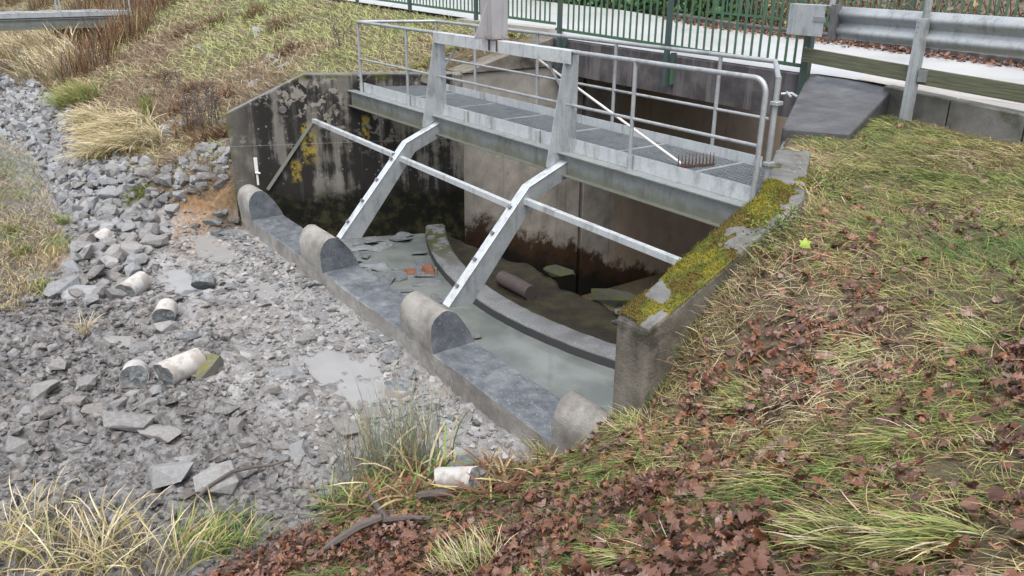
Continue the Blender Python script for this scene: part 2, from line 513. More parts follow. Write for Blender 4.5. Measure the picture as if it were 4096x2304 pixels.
t = NT("sawn_concrete"); p = t.pos()
c = t.ramp(t.noise(p, 6, 6, 0.65), [(0.35, (0.068, 0.076, 0.087)), (0.6, (0.125, 0.138, 0.154)), (0.8, (0.21, 0.225, 0.24))])
sp = t.step(t.noise(p, 34, 3, 0.6), 0.60, 0.70)
c = t.mix(t.mul(sp, 0.6), c, (0.30, 0.32, 0.34))
ag = t.step(t.vor(p, 45), 0.22, 0.14)
c = t.mix(t.mul(ag, 0.35), c, (0.26, 0.26, 0.26))
sc = t.step(t.noise(t.map(p, (3, 22, 22), rot=(0, 0, 0.5)), 1.6, 3), 0.62, 0.70)
c = t.mix(t.mul(sc, 0.35), c, (0.28, 0.30, 0.33))
mud_ = t.step(t.noise(p, 2.2, 5, 0.6), 0.52, 0.7)
c = t.mix(t.mul(mud_, 0.5), c, (0.25, 0.26, 0.275))
t.set(Base_Color=c, Roughness=t.ramp(t.noise(p, 7, 3), [(0.3, 0.28), (0.7, 0.5)]), Normal=t.bump(t.noise(p, 40, 3), 0.15, 0.01)); M['sawn'] = t.done()

def mk_galv(name, lo, hi, dirt, metal=0.45, rough=(0.38, 0.6), low=None):
    t = NT(name); p = t.pos()
    sp = t.vor(p, 70, 'F1', 'Color')
    c = t.mix(t.mul(t.noise(p, 7, 5, 0.6), 1.0), lo, hi)
    c = t.mix(0.10, c, sp, 'OVERLAY')
    s_ = t.step(t.noise(t.map(p, (3, 3, 1.2)), 1.6, 6, 0.7), 0.50, 0.68)
    c = t.mix(t.mul(s_, 0.6), c, dirt)
    dr = t.step(t.noise(t.map(p, (16, 16, 0.7)), 1.0, 4, 0.6), 0.56, 0.68)
    c = t.mix(t.mul(dr, 0.35), c, dirt)
    if low is not None:
        Z = t.xyz(p)[2]
        c = t.mix(t.mul(t.step(t.math('ADD', Z, t.mul(t.noise(p, 6, 4), 0.25)), low[1], low[0]), 0.6), c, low[2])
    t.set(Base_Color=c, Metallic=metal, Roughness=t.ramp(t.noise(p, 12, 3), [(0.3, rough[0]), (0.7, rough[1])]),
          Normal=t.bump(t.noise(p, 25, 3), 0.12, 0.004))
    return t.done()

M['galv'] = mk_galv("galvanised_steel", (0.31, 0.335, 0.35), (0.48, 0.51, 0.525), (0.18, 0.19, 0.185), 0.4)
M['galv_lit'] = mk_galv("lit_galvanised_steel", (0.40, 0.43, 0.445), (0.62, 0.65, 0.665), (0.20, 0.215, 0.21), 0.35)  # lighter copy of the steel: light on leg flanges and boards is painted in
M['galv_old'] = mk_galv("weathered_girder_steel", (0.19, 0.21, 0.21), (0.30, 0.32, 0.315), (0.11, 0.12, 0.09), 0.3, (0.45, 0.7), (-0.10, 0.02, (0.12, 0.125, 0.075)))
M['galv_rail'] = mk_galv("rail_tube_steel", (0.26, 0.275, 0.285), (0.42, 0.435, 0.445), (0.14, 0.14, 0.13), 0.4, (0.4, 0.65))
M['grate'] = mk_galv("grating_steel", (0.14, 0.16, 0.17), (0.24, 0.26, 0.275), (0.09, 0.10, 0.10), 0.3)
M['dark_steel'] = mk_galv("dark_clip_steel", (0.10, 0.10, 0.11), (0.20, 0.20, 0.21), (0.05, 0.045, 0.04), 0.3)

t = NT("primed_column_steel"); p = t.pos(); Z = t.xyz(p)[2]
c = t.mix(t.noise(p, 6, 5), (0.26, 0.25, 0.26), (0.38, 0.37, 0.38))
st = t.step(t.noise(t.map(p, (14, 14, 0.8)), 1.0, 4), 0.52, 0.66); c = t.mix(t.mul(st, 0.4), c, (0.25, 0.22, 0.22))
rust = t.step(t.math('ADD', Z, t.mul(t.noise(p, 20, 5), 0.16)), 1.30, 1.18)
c = t.mix(t.mul(rust, 0.85), c, (0.13, 0.05, 0.028))
t.set(Base_Color=c, Metallic=0.1, Roughness=0.55); M['column'] = t.done()

t = NT("rusty_iron"); p = t.obj()
c = t.mix(t.noise(p, 40, 5), (0.05, 0.03, 0.022), (0.13, 0.07, 0.045)); t.set(Base_Color=c, Roughness=0.8, Metallic=0.2); M['rust'] = t.done()
t = NT("white_rake_handle"); p = t.obj()
c = t.mix(t.noise(p, 14, 4), (0.52, 0.48, 0.46), (0.68, 0.65, 0.63)); t.set(Base_Color=c, Roughness=0.45); M['handle'] = t.done()
t = NT("white_plastic"); t.set(Base_Color=t.mix(t.noise(t.pos(), 20, 4), (0.5, 0.49, 0.46), (0.7, 0.69, 0.66)), Roughness=0.5); M['plastic'] = t.done()

def mk_green(name, a, b, alg):
    t = NT(name); p = t.pos()
    c = t.mix(t.noise(p, 5, 5), a, b)
    c = t.mix(t.mul(t.step(t.noise(t.map(p, (6, 6, 0.9)), 1.3, 5, 0.65), 0.48, 0.64), 0.65), c, alg)
    t.set(Base_Color=c, Roughness=0.45, Normal=t.bump(t.noise(p, 45, 3), 0.2, 0.004)); return t.done()
M['green'] = mk_green("green_fence_paint", (0.042, 0.105, 0.065), (0.068, 0.155, 0.09), (0.07, 0.09, 0.04))
M['greenpost'] = mk_green("dark_green_post", (0.035, 0.06, 0.06), (0.06, 0.095, 0.09), (0.07, 0.085, 0.035))
M['plank'] = None
t = NT("mossy_plank_wood"); p = t.pos()
gr = t.noise(t.map(p, (0.8, 6, 24)), 2.2, 5, 0.6)
c = t.ramp(gr, [(0.3, (0.055, 0.06, 0.038)), (0.55, (0.115, 0.122, 0.075)), (0.75, (0.16, 0.165, 0.11))])
t.set(Base_Color=c, Roughness=0.8, Normal=t.bump(gr, 0.5, 0.006)); M['plank'] = t.done()

t = NT("sky_bright_asphalt"); p = t.pos()
c = t.mix(t.noise(p, 1.1, 5), (0.42, 0.43, 0.435), (0.55, 0.555, 0.56))  # pale base colour stands in for bright sky reflected by the wet road
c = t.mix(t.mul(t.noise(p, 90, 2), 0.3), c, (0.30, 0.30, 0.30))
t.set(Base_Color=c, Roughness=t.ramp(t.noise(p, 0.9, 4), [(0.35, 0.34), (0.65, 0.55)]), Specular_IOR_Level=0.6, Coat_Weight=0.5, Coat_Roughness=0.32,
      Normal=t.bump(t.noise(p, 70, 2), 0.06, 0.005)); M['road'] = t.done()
t = NT("cracked_slab"); p = t.pos()
c = t.mix(t.noise(p, 2.5, 6), (0.34, 0.315, 0.29), (0.50, 0.48, 0.45))
crk = t.step(t.noise(t.map(p, (1.0, 14, 1), rot=(0, 0, -0.15)), 1.3, 6, 0.7), 0.57, 0.63)
c = t.mix(t.mul(crk, 0.6), c, (0.11, 0.095, 0.085))
t.set(Base_Color=c, Roughness=0.5, Normal=t.bump(t.noise(p, 25, 5), 0.4, 0.01)); M['oldslab'] = t.done()

# one ground sheet: its colour attribute tells mud (r), ochre soil (g), turf soil (b)
t = NT("ground_soil"); p = t.pos(); a = t.attr("col"); R_, G_, B_ = t.xyz(a)
n1 = t.noise(p, 2.0, 7, 0.62); n2 = t.noise(p, 14, 6, 0.65); n3 = t.noise(p, 60, 4, 0.7)
mud = t.ramp(t.math('ADD', t.mul(n1, 0.55), t.mul(n2, 0.45)), [(0.33, (0.095, 0.09, 0.087)), (0.46, (0.175, 0.168, 0.165)), (0.56, (0.27, 0.267, 0.266)), (0.70, (0.40, 0.40, 0.40))])
mud = t.mix(t.mul(t.step(t.noise(p, 1.1, 4), 0.55, 0.7), 0.5), mud, (0.22, 0.185, 0.15))
och = t.ramp(n2, [(0.3, (0.14, 0.08, 0.04)), (0.5, (0.28, 0.165, 0.075)), (0.7, (0.38, 0.25, 0.14))])
turf = t.ramp(t.math('ADD', t.mul(n1, 0.5), t.mul(n2, 0.5)), [(0.35, (0.05, 0.036, 0.025)), (0.5, (0.10, 0.075, 0.045)), (0.65, (0.15, 0.13, 0.065))])
mud = t.mix(t.mul(t.step(t.math('ADD', B_, t.mul(t.math('SUBTRACT', n1, 0.5), 0.9)), 0.55, 0.2), 0.75), mud, t.mix(t.step(n2, 0.35, 0.62), (0.05, 0.048, 0.047), (0.20, 0.196, 0.194)))
c = t.mix(R_, turf, mud); c = t.mix(G_, c, och)
rg = t.mix(R_, 0.85, t.ramp(n1, [(0.35, 0.42), (0.6, 0.72)]))
t.set(Base_Color=c, Roughness=rg, Normal=t.bump(t.math('ADD', n2, t.mul(n3, 0.4)), 0.9, 0.035)); M['ground'] = t.done()

t = NT("milky_water"); p = t.pos()
c = t.mix(t.step(t.noise(p, 1.1, 5, 0.6), 0.35, 0.65), (0.12, 0.137, 0.130), (0.20, 0.218, 0.208))
t.set(Base_Color=c, Roughness=0.07, Specular_IOR_Level=0.5, Normal=t.bump(t.noise(p, 9, 2), 0.03, 0.01)); M['water'] = t.done()
t = NT("puddle_water"); p = t.pos()
t.set(Base_Color=t.mix(t.noise(p, 3, 5), (0.20, 0.20, 0.197), (0.30, 0.30, 0.295)), Roughness=0.16, Normal=t.bump(t.noise(p, 20, 3), 0.05, 0.01)); M['puddle'] = t.done()
t = NT("sky_mirror_sheet"); t.set(Base_Color=(0.30, 0.32, 0.33, 1), Roughness=0.05); M['sky_mirror'] = t.done()

def mk_stone(name, cols, var=0.5, sc=1.0, bmp=0.6):
    t = NT(name); o = t.obj(); r = t.rnd()
    off = t.n("ShaderNodeVectorMath"); off.operation = 'ADD'; t.l(o, off.inputs[0])
    cb = t.n("ShaderNodeCombineXYZ"); t.l(t.mul(r, 37.0), cb.inputs[0]); t.l(t.mul(r, 91.0), cb.inputs[1]); t.l(cb.outputs[0], off.inputs[1])
    v = off.outputs[0]
    c = t.ramp(r, [(k / max(1, len(cols) - 1), q) for k, q in enumerate(cols)])
    n = t.noise(v, 9 * sc, 6, 0.65)
    c = t.mix(t.mul(t.step(n, 0.42, 0.65), var), c, t.mix(0.5, c, (0.40, 0.40, 0.40)))
    c = t.mix(t.mul(t.step(t.noise(v, 3.2 * sc, 4), 0.55, 0.7), 0.5), c, (0.10, 0.09, 0.08))
    t.set(Base_Color=c, Roughness=0.72, Normal=t.bump(t.noise(v, 28 * sc, 5, 0.65), bmp, 0.02)); return t.done()
M['riprap'] = mk_stone("riprap_stone", [(0.13, 0.14, 0.15), (0.21, 0.22, 0.235), (0.16, 0.155, 0.145), (0.27, 0.28, 0.29), (0.11, 0.10, 0.092), (0.19, 0.20, 0.215)])
M['mudstone'] = mk_stone("muddy_stone", [(0.20, 0.195, 0.19), (0.13, 0.122, 0.115), (0.26, 0.255, 0.25), (0.15, 0.135, 0.12), (0.22, 0.215, 0.21), (0.17, 0.18, 0.19)])
M['slate'] = mk_stone("wet_slate", [(0.085, 0.095, 0.105), (0.13, 0.145, 0.155), (0.10, 0.105, 0.11), (0.17, 0.185, 0.195)])
M['whitestone'] = mk_stone("pale_stone", [(0.25, 0.255, 0.255), (0.34, 0.34, 0.335)], 0.4)
t = NT("moss_capped_stone"); o = t.obj(); g_ = t.n("ShaderNodeNewGeometry").outputs['Normal']
c = t.mix(t.mul(t.step(t.xyz(g_)[2], 0.3, 0.7), t.step(t.noise(o, 6, 4), 0.38, 0.5)), (0.17, 0.16, 0.14), (0.15, 0.155, 0.04)); t.set(Base_Color=c, Roughness=0.9, Normal=t.bump(t.noise(o, 40, 4), 0.8, 0.02)); M['mosscap'] = t.done()
t = NT("mossy_stone"); o = t.obj()
c = t.mix(t.step(t.noise(o, 6, 4), 0.42, 0.58), (0.06, 0.055, 0.05), (0.065, 0.075, 0.018)); t.set(Base_Color=c, Roughness=0.9, Normal=t.bump(t.noise(o, 40, 4), 0.8, 0.02)); M['mossstone'] = t.done()
# rubble in one mesh: colour for each piece from the attribute
t = NT("rubble"); p = t.pos(); c = t.attr("col")
c = t.mix(t.mul(t.step(t.noise(p, 16, 5), 0.48, 0.66), 0.35), c, (0.36, 0.36, 0.355))
t.set(Base_Color=c, Roughness=0.7, Normal=t.bump(t.noise(p, 45, 5, 0.65), 0.7, 0.02)); M['rubble'] = t.done()

t = NT("core_skin"); o = t.obj()
c = t.mix(t.noise(o, 7, 5), (0.36, 0.345, 0.325), (0.52, 0.51, 0.49))
c = t.mix(t.mul(t.step(t.noise(o, 4.5, 5, 0.65), 0.46, 0.60), 0.75), c, (0.25, 0.215, 0.185))
c = t.mix(t.mul(t.step(t.vor(o, 26), 0.16, 0.08), 0.5), c, (0.25, 0.24, 0.23))
t.set(Base_Color=c, Roughness=0.6, Normal=t.bump(t.noise(o, 30, 4), 0.2, 0.01)); M['core'] = t.done()
t = NT("core_break"); o = t.obj(); v = t.vor(o, 22, 'F1', 'Color')
c = t.ramp(v, [(0.2, (0.13, 0.145, 0.15)), (0.7, (0.22, 0.235, 0.24)), (0.95, (0.34, 0.35, 0.35))])
t.set(Base_Color=c, Roughness=0.7, Normal=t.bump(t.noise(o, 16, 6, 0.7), 1.0, 0.05)); M['corebreak'] = t.done()

def mk_col(name, rough=0.6, spec=0.4, trans=0.0, bmp=None):
    t = NT(name); c = t.attr("col")
    t.set(Base_Color=c, Roughness=rough, Specular_IOR_Level=spec)
    if bmp: t.set(Normal=t.bump(t.noise(t.pos(), bmp[0], 3), bmp[1], 0.01))
    if trans:
        tr = t.n("ShaderNodeBsdfTranslucent"); t.l(c, tr.inputs[0]); mx = t.n("ShaderNodeMixShader"); mx.inputs[0].default_value = trans
        t.l(t.b.outputs[0], mx.inputs[1]); t.l(tr.outputs[0], mx.inputs[2]); t.l(mx.outputs[0], t.out.inputs[0])
    return t.done()
M['grass'] = mk_col("grass_blades", 0.55, 0.35, 0.18)
M['leaf'] = mk_col("fallen_leaves", 0.42, 0.5, 0.08, (60, 0.3))
M['moss'] = mk_col("moss_cushion", 0.9, 0.2, 0.1)
M['ivy'] = mk_col("ivy_leaves", 0.4, 0.5, 0.1)
M['twig'] = mk_col("twigs", 0.8, 0.2)

# leaves that are objects of their own: colour from the object's random number
t = NT("single_fallen_leaf"); r = t.rnd(); o = t.obj()
c = t.ramp(r, [(0.0, (0.075, 0.036, 0.025)), (0.2, (0.16, 0.066, 0.038)), (0.4, (0.115, 0.053, 0.036)), (0.55, (0.21, 0.105, 0.062)), (0.7, (0.13, 0.064, 0.046)), (0.92, (0.22, 0.085, 0.035)), (1.0, (0.18, 0.115, 0.09))])
c = t.mix(t.mul(t.noise(o, 30, 4), 0.5), c, (0.06, 0.03, 0.022))
t.set(Base_Color=c, Roughness=0.38, Specular_IOR_Level=0.5, Normal=t.bump(t.noise(o, 45, 3), 0.4, 0.01)); M['leaf1'] = t.done()
t = NT("yellow_green_leaf"); o = t.obj(); t.set(Base_Color=t.mix(t.noise(o, 20, 3), (0.17, 0.26, 0.03), (0.30, 0.36, 0.06)), Roughness=0.5); M['yleaf'] = t.done()

def mk_bark(name, a, b, sc=(4, 4, 30)):
    t = NT(name); o = t.obj(); n = t.noise(t.map(o, sc), 2.0, 6, 0.65)
    t.set(Base_Color=t.mix(n, a, b), Roughness=0.75, Normal=t.bump(n, 0.7, 0.01)); return t.done()
M['bark'] = mk_bark("wet_bark", (0.045, 0.035, 0.030), (0.13, 0.11, 0.10))
M['log'] = mk_bark("weathered_log", (0.045, 0.034, 0.032), (0.135, 0.108, 0.102))
M['redwood'] = mk_bark("red_brown_wood", (0.11, 0.045, 0.025), (0.25, 0.11, 0.06))
t = NT("apron_moss"); p = t.pos()
n = t.noise(p, 3.5, 7, 0.65)
c = t.ramp(n, [(0.36, (0.014, 0.010, 0.007)), (0.52, (0.032, 0.024, 0.011)), (0.66, (0.05, 0.048, 0.014)), (0.8, (0.05, 0.05, 0.048))])
t.set(Base_Color=c, Roughness=0.6, Normal=t.bump(t.noise(p, 22, 6, 0.7), 0.9, 0.03)); M['apron'] = t.done()

# ------------------------------------------------------------------ the ground: one sheet to the horizon
def spaced(a, b, d0, d1):
    """points from a to b whose spacing grows from d0 to d1"""
    out = [a]; s = 1 if b > a else -1; x = a; L = abs(b - a)
    while abs(x - a) < L:
        t = abs(x - a) / L
        x = x + s * (d0 * (d1 / d0) ** t); out.append(x)
    return out
xs = sorted(set(spaced(-3, -30, 0.05, 0.7) + spaced(-30, -220, 0.7, 30) + list(np.arange(-3, 12.6, 0.036)) + spaced(12.6, 40, 0.1, 3) + spaced(40, 220, 3, 30)))
ys = sorted(set(list(np.arange(-6.9, -1.7, 0.036)) + list(np.arange(-1.7, 4.6, 0.07)) + spaced(4.6, 16, 0.12, 1.0) + spaced(16, 220, 1, 30) + spaced(-6.9, -30, 0.08, 2) + spaced(-30, -220, 2, 30)))
xs = np.array(xs); ys = np.array(ys)
xs = xs[np.concatenate([[True], np.diff(xs) > 0.01])]; ys = ys[np.concatenate([[True], np.diff(ys) > 0.01])]
GX, GY = np.meshgrid(xs, ys)
GZ = ground(GX, GY)
nx, ny = len(xs), len(ys)
ii = (np.arange(ny - 1)[:, None] * nx + np.arange(nx - 1)[None]).ravel()
F = np.stack([ii, ii + 1, ii + nx + 1, ii + nx], 1)
zc = ground(GX, GY, False)
mudm = sstep(-1.98, -2.16, zc + 0.10 * fbm(GX * 2, GY * 2, 3, 5)) * sstep(7.9, 7.2, GX + 0.5 * fbm(GX * 1.5, GY * 1.5, 3, 9)) * (GY < 0)
far_l = sstep(-4.55, -5.1, GY + 0.35 * fbm(GX * 0.9, GY * 0.9, 3, 77)) * sstep(0.2, -1.2, GX + 0.6 * fbm(GX, GY, 2, 78))
mudm = mudm * (1 - 0.6 * far_l)
och = np.exp(-((GX + 1.0) / 0.55) ** 2 - ((GY + 4.85) / 0.22) ** 2) * 1.3 + 0.9 * np.exp(-((GX + 1.6) / 0.7) ** 2 - ((GY + 2.45) / 0.55) ** 2) + 0.55 * np.exp(-((GX + 0.6) / 0.8) ** 2 - ((GY + 2.9) / 0.4) ** 2)
och = np.clip(och * (0.75 + 1.2 * fbm(GX * 4, GY * 4, 3, 15)), 0, 1)
pale = sstep(-4.6, -3.1, GY + 2.2 * fbm(GX * 0.9, GY * 0.9, 3, 19) + 0.25 * np.exp(-((GX - 0.5) / 2.5) ** 2))
colr = np.stack([mudm.ravel(), och.ravel(), pale.ravel()], 1)
g = np_mesh("ground", np.stack([GX.ravel(), GY.ravel(), GZ.ravel()], 1), F, M['ground'], colr, smooth=True)
tag(g, kind="structure")

# puddles left on the drained bed
for k, (px, py, rx, ry) in enumerate(PUDDLES):
    z = float(ground(np.array([px]), np.array([py]), False)[0]) + 0.022
    n = 28
    V = [(px, py, z)] + [(px + 1.25 * rx * math.cos(a) * (1 + 0.18 * math.sin(3 * a + k)), py + 1.3 * ry * math.sin(a) * (1 + 0.15 * math.cos(5 * a)), z) for a in np.linspace(0, 2 * math.pi, n, endpoint=False)]
    o = MB().add(V, [(0, 1 + i, 1 + (i + 1) % n) for i in range(n)]).build("puddle_water", M['puddle'])
    tag(o, kind="structure")
o = MB().add([(-220, 22, -1.75), (220, 22, -1.75), (220, 215, -1.75), (-220, 215, -1.75)], [(0, 1, 2, 3)]).build("sky_mirror_sheet", M['sky_mirror'])  # added sheet that mirrors the sky, for white gaps in the brush
tag(o, kind="structure")

# ------------------------------------------------------------------ road on the dam crest
FE = np.array([(-220, 10.8), (-10.6, 10.6), (-4.9, 10.35), (-2.0, 9.6), (1.8, 9.15), (4.7, 8.55), (6.7, 8.2), (12, 7.4), (40, 4.2), (220, -15)])
def y_far(x): return np.interp(x, FE[:, 0], FE[:, 1])
def y_near(x):
    x = np.asarray(x, float)
    return np.where(x < -0.65, 4.86, np.where(x < 5.5, 4.50, 4.60 - 0.30 * np.clip(x - 6.3, 0, 300)))
rx_ = np.array(sorted(set(list(np.linspace(-200, -30, 8)) + list(np.arange(-30, 14, 0.5)) + [-0.66, -0.64, 5.49, 5.51] + list(np.linspace(14, 40, 8)))))
V = []; F = []
for i, x in enumerate(rx_):
    for j in range(9):
        y = y_near(x) + (y_far(x) - y_near(x)) * j / 8
        V.append((x, float(y), float(crest(x)) + 0.06))
        if i and j:
            a = i * 9 + j; F.append((a - 10, a - 1, a, a - 9))
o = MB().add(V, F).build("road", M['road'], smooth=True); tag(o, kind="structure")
# older cracked concrete strip along the guard rail
V = []
for x, d in ((6.15, 0.0), (7.5, 0), (9, 0), (14, 0)):
    V.append((x, float(y_near(x)) + 0.02, float(crest(x)) + 0.066))
for x, d in ((14, 1.25), (9, 1.2), (7.5, 1.15), (5.75, 1.25)):
    V.append((x, float(y_near(max(x, 5.6))) + d, float(crest(x)) + 0.066))
o = MB().add(V, [(0, 1, 6, 7), (1, 2, 5, 6), (2, 3, 4, 5)]).build("pavement_strip", M['oldslab']); tag(o, kind="structure")

# ------------------------------------------------------------------ abutment walls
def wall_strip(pts, side, zb, thick=WT, step=0.3, jitter=0.006):
    P = [np.array(p) for p in pts]
    nor = []
    for i in range(len(P)):
        ns = []
        for a, b in ((i - 1, i), (i, i + 1)):
            if 0 <= a and b < len(P):
                d = P[b][:2] - P[a][:2]; d /= np.linalg.norm(d); ns.append(side * np.array([-d[1], d[0]]))
        n = sum(ns); n /= np.linalg.norm(n); n /= max(0.5, n @ ns[0]); nor.append(n)
    S = []
    for i in range(len(P) - 1):
        L = np.linalg.norm(P[i + 1] - P[i]); k = max(1, int(L / step))
        for j in range(k + (i == len(P) - 2)):
            t_ = j / k; S.append((P[i] * (1 - t_) + P[i + 1] * t_, nor[i] * (1 - t_) + nor[i + 1] * t_))
    m = MB(); V = []
    for p, n in S:
        o_ = p[:2] + n * thick; j = lambda: random.uniform(-jitter, jitter)
        V += [(p[0], p[1], zb), (p[0] + j(), p[1] + j(), p[2] + j()), (o_[0] + j(), o_[1] + j(), p[2] + j()), (o_[0], o_[1], zb)]
    m.v = [tuple(map(float, q)) for q in V]
    for i in range(len(S) - 1):
        a = 4 * i; b = a + 4
        m.f += [(a, a + 1, b + 1, b), (a + 1, a + 2, b + 2, b + 1), (a + 2, a + 3, b + 3, b + 2)]; m.m += [0, 1, 0]
    e = 4 * (len(S) - 1)
    m.f += [(0, 3, 2, 1), (e, e + 1, e + 2, e + 3)]; m.m += [0, 0]
    return m, S

LW = thing("abutment_wall", "black-stained concrete wall with yellow lichen at the far end of the walkway", "wall", (-0.6, -0.8, -2.5))
m, LS = wall_strip(LWALL, 1, -5.2)
m.build("wall_body", [M['wall'], M['coping']], LW, bevel=0.018)
# round survey disc set into the wall face, with its two raised letters
dc = Vector((-0.76, -1.12, -0.30)); dn = Vector((1, -0.41, 0)).normalized()
MB().tube([dc - dn * 0.02, dc + dn * 0.012], 0.062, 20).build("survey_disc", M['coping'], LW, bevel=0.003)
def letters(root, text, centre, right, up, normal, h, mat, name="letter"):
    strokes = {'M': [((0, 0), (0, 1)), ((0, 1), (.4, .4)), ((.4, .4), (.8, 1)), ((.8, 1), (.8, 0))], 'I': [((.2, 0), (.2, 1))]}
    x = -len(text) * 0.4
    for ch in text:
        b = MB()
        for (a, c_), (d, e) in strokes[ch]:
            p0 = centre + right * ((x + a) * h) + up * ((c_ - 0.5) * h) + normal * 0.003
            p1 = centre + right * ((x + d) * h) + up * ((e - 0.5) * h) + normal * 0.003
            b.bar(p0, p1, h * 0.13, 0.006, normal)
        b.build(name, mat, root); x += 1.0 if ch == 'M' else 0.6
letters(LW, "MI", dc + dn * 0.012, Vector((0.38, 0.92, 0)), Vector((0, 0, 1)), dn, 0.05, M['kerb'])

SW = thing("culvert_abutment", "lighter streaked concrete wall with a sloping top under the road's end", "wall", (-0.75, 3.5, -2.5))
MB().box(-1.0, -0.5, 1.72, 5.31, -5.2, 0.085).build("wall_body", M['wall2'], SW, bevel=0.012)
MB().box(-1.0, -0.7, 5.312, 5.428, -5.2, 0.08).build("joint_recess", M['wall2'], SW)
MB().box(-1.9, -0.515, 5.43, 17.9, -5.2, 0.12).build("culvert_wall", M['wall2'], SW, bevel=0.012)
m = MB()
q = [(2.30, 0.13), (4.44, 0.665)]
m.add([(x, y, z) for x in (-0.452, -1.45) for (y, z) in ((2.30, 0.088), (2.30, 0.12), (4.445, 0.66), (4.445, 0.088))],
      [(0, 1, 2, 3), (7, 6, 5, 4), (0, 4, 5, 1), (1, 5, 6, 2), (2, 6, 7, 3), (3, 7, 4, 0)])
m.build("sloping_cap", M['rwall'], SW, bevel=0.015)
MB().box(-0.53, -0.05, 6.1, 6.75, -0.42, 0.10).build("bearing_block", M['kerb'], SW, bevel=0.02)

RW = thing("abutment_wall", "mossy-topped concrete wall at the near end of the walkway, beside the grass", "wall", (8.7, -0.8, -2.5))
m, RS = wall_strip(RWALL, -1, -5.2)
m.build("wall_body", [M['rwall'], M['coping']], RW, bevel=0.03, seg=2)
MB().box(5.42, 6.3, 4.55, 12.0, -5.2, 0.10).build("culvert_side", M['wall2'], RW)
m = MB()
top = [(5.34, 4.66, 0.565), (6.72, 4.66, 0.545), (7.60, 2.35, 0.31), (6.93, 2.02, 0.30)]
m.add([p for p in top] + [(x, y, -0.4) for x, y, z in top], [(0, 1, 2, 3), (7, 6, 5, 4), (0, 4, 5, 1), (1, 5, 6, 2), (2, 6, 7, 3), (3, 7, 4, 0)])
m.build("sloping_cap", M['slabc'], RW, bevel=0.03, seg=2)

# ------------------------------------------------------------------ road bridge over the culvert
RB = thing("road_bridge", "road bridge slab with a dark, streaked concrete edge beam below the green fence", "bridge", (2.4, 4.6, 0))
m = MB()
x0, x1 = -0.64, 5.55
zt = lambda x: float(crest(x)) + 0.05
ns = 24; V = []; F = []
for i in range(ns + 1):
    x = x0 + (x1 - x0) * i / ns; j = random.uniform(-0.004, 0.004)
    V += [(x, 4.45, -0.02 - 0.012 * x), (x, 4.45 + j, zt(x) - 0.02 + j), (x, 4.47, zt(x)), (x, 4.85, zt(x)), (x, 4.85, -0.02 - 0.012 * x)]
    if i:
        a = (i - 1) * 5; b = i * 5
        F += [(a + k, b + k, b + (k + 1) % 5, a + (k + 1) % 5) for k in range(5)]
F += [(0, 1, 2, 3, 4), tuple(ns * 5 + k for k in (4, 3, 2, 1, 0))]
m.add(V, F).build("edge_beam", M['beamc'], RB)
MB().box(-1.9, 6.3, 4.85, 11.2, 0.12, 0.46).build("deck_slab", M['beamc'], RB)

# ------------------------------------------------------------------ weir with its sawn slots
W = thing("weir", "concrete overflow weir with three slots sawn through its rounded crest", "weir", (3.7, -1.65, -2.3))
SLOTS = [(-0.52, 1.72), (2.50, 4.87), (5.60, 7.80)]
m = MB()
prof = [(-1.935, -3.3), (-1.938, -2.30), (-1.935, -2.062), (-1.375, -2.062), (-1.31, -2.2), (-1.22, -2.45), (-1.05, -2.75), (-0.8, -3.3)]
m.prism(prof, -1.25, 8.72, 0, nseg=40)
m.v = [(x, y + random.uniform(-0.005, 0.005), z + random.uniform(-0.004, 0.004) * (z < -2.1)) for x, y, z in m.v]
m.build("sill", M['weir'], W, bevel=0.006)
for a, b in SLOTS:
    n = 26; V = []; F = []
    for i in range(n + 1):
        x = a + (b - a) * i / n
        for y, z in ((-1.935, -2.064), (-1.932 + random.uniform(0.006, 0.026), -2.05), (-1.378 - random.uniform(0.006, 0.026), -2.05), (-1.376, -2.064)):
            V.append((x, y, z))
        if i:
            p_ = 4 * (i - 1); q_ = 4 * i
            F += [(p_, q_, q_ + 1, p_ + 1), (p_ + 1, q_ + 1, q_ + 2, p_ + 2), (p_ + 2, q_ + 2, q_ + 3, p_ + 3)]
    tag(MB().add(V, F).build("sawn_floor", M['sawn'], W), "dark sawn floor of a slot")
CREST = [(-1.937, -2.063), (-1.955, -1.90), (-1.957, -1.80), (-1.942, -1.715), (-1.905, -1.645), (-1.86, -1.60), (-1.80, -1.573), (-1.745, -1.568), (-1.69, -1.588), (-1.63, -1.635), (-1.565, -1.71), (-1.50, -1.80), (-1.44, -1.905), (-1.40, -1.985), (-1.374, -2.063)]
for a, b in ((-1.22, -0.52), (1.72, 2.50), (4.87, 5.60), (7.80, 8.72)):
    m = MB(); k = 10; n = len(CREST); V = []
    for i in range(k + 1):
        x = a + (b - a) * i / k
        for y, z in CREST:
            e = 0.008 if i in (0, k) else 0.004
            s_ = 0.010 * (fbm(np.array([x * 2.5]), np.array([z * 3 + y * 2]), 3, 5)[0]) + random.uniform(-e, e) * 0.6
            dz = 0 if z < -2.05 else s_
            V.append((x + (random.uniform(-0.006, 0.0) if i == k else 0), y + s_ * (-1 if y < -1.7 else 1) * 0.8, z + dz))
    F = [(i * n + j, i * n + j + 1, (i + 1) * n + j + 1, (i + 1) * n + j) for i in range(k) for j in range(n - 1)]
    m.add(V, F, 0); m.f += [tuple(range(n)), tuple(reversed(range(k * n, k * n + n)))]; m.m += [1, 1]
    o = m.build("crest_block", [M['weir'], M['sawn']], W, smooth=True)

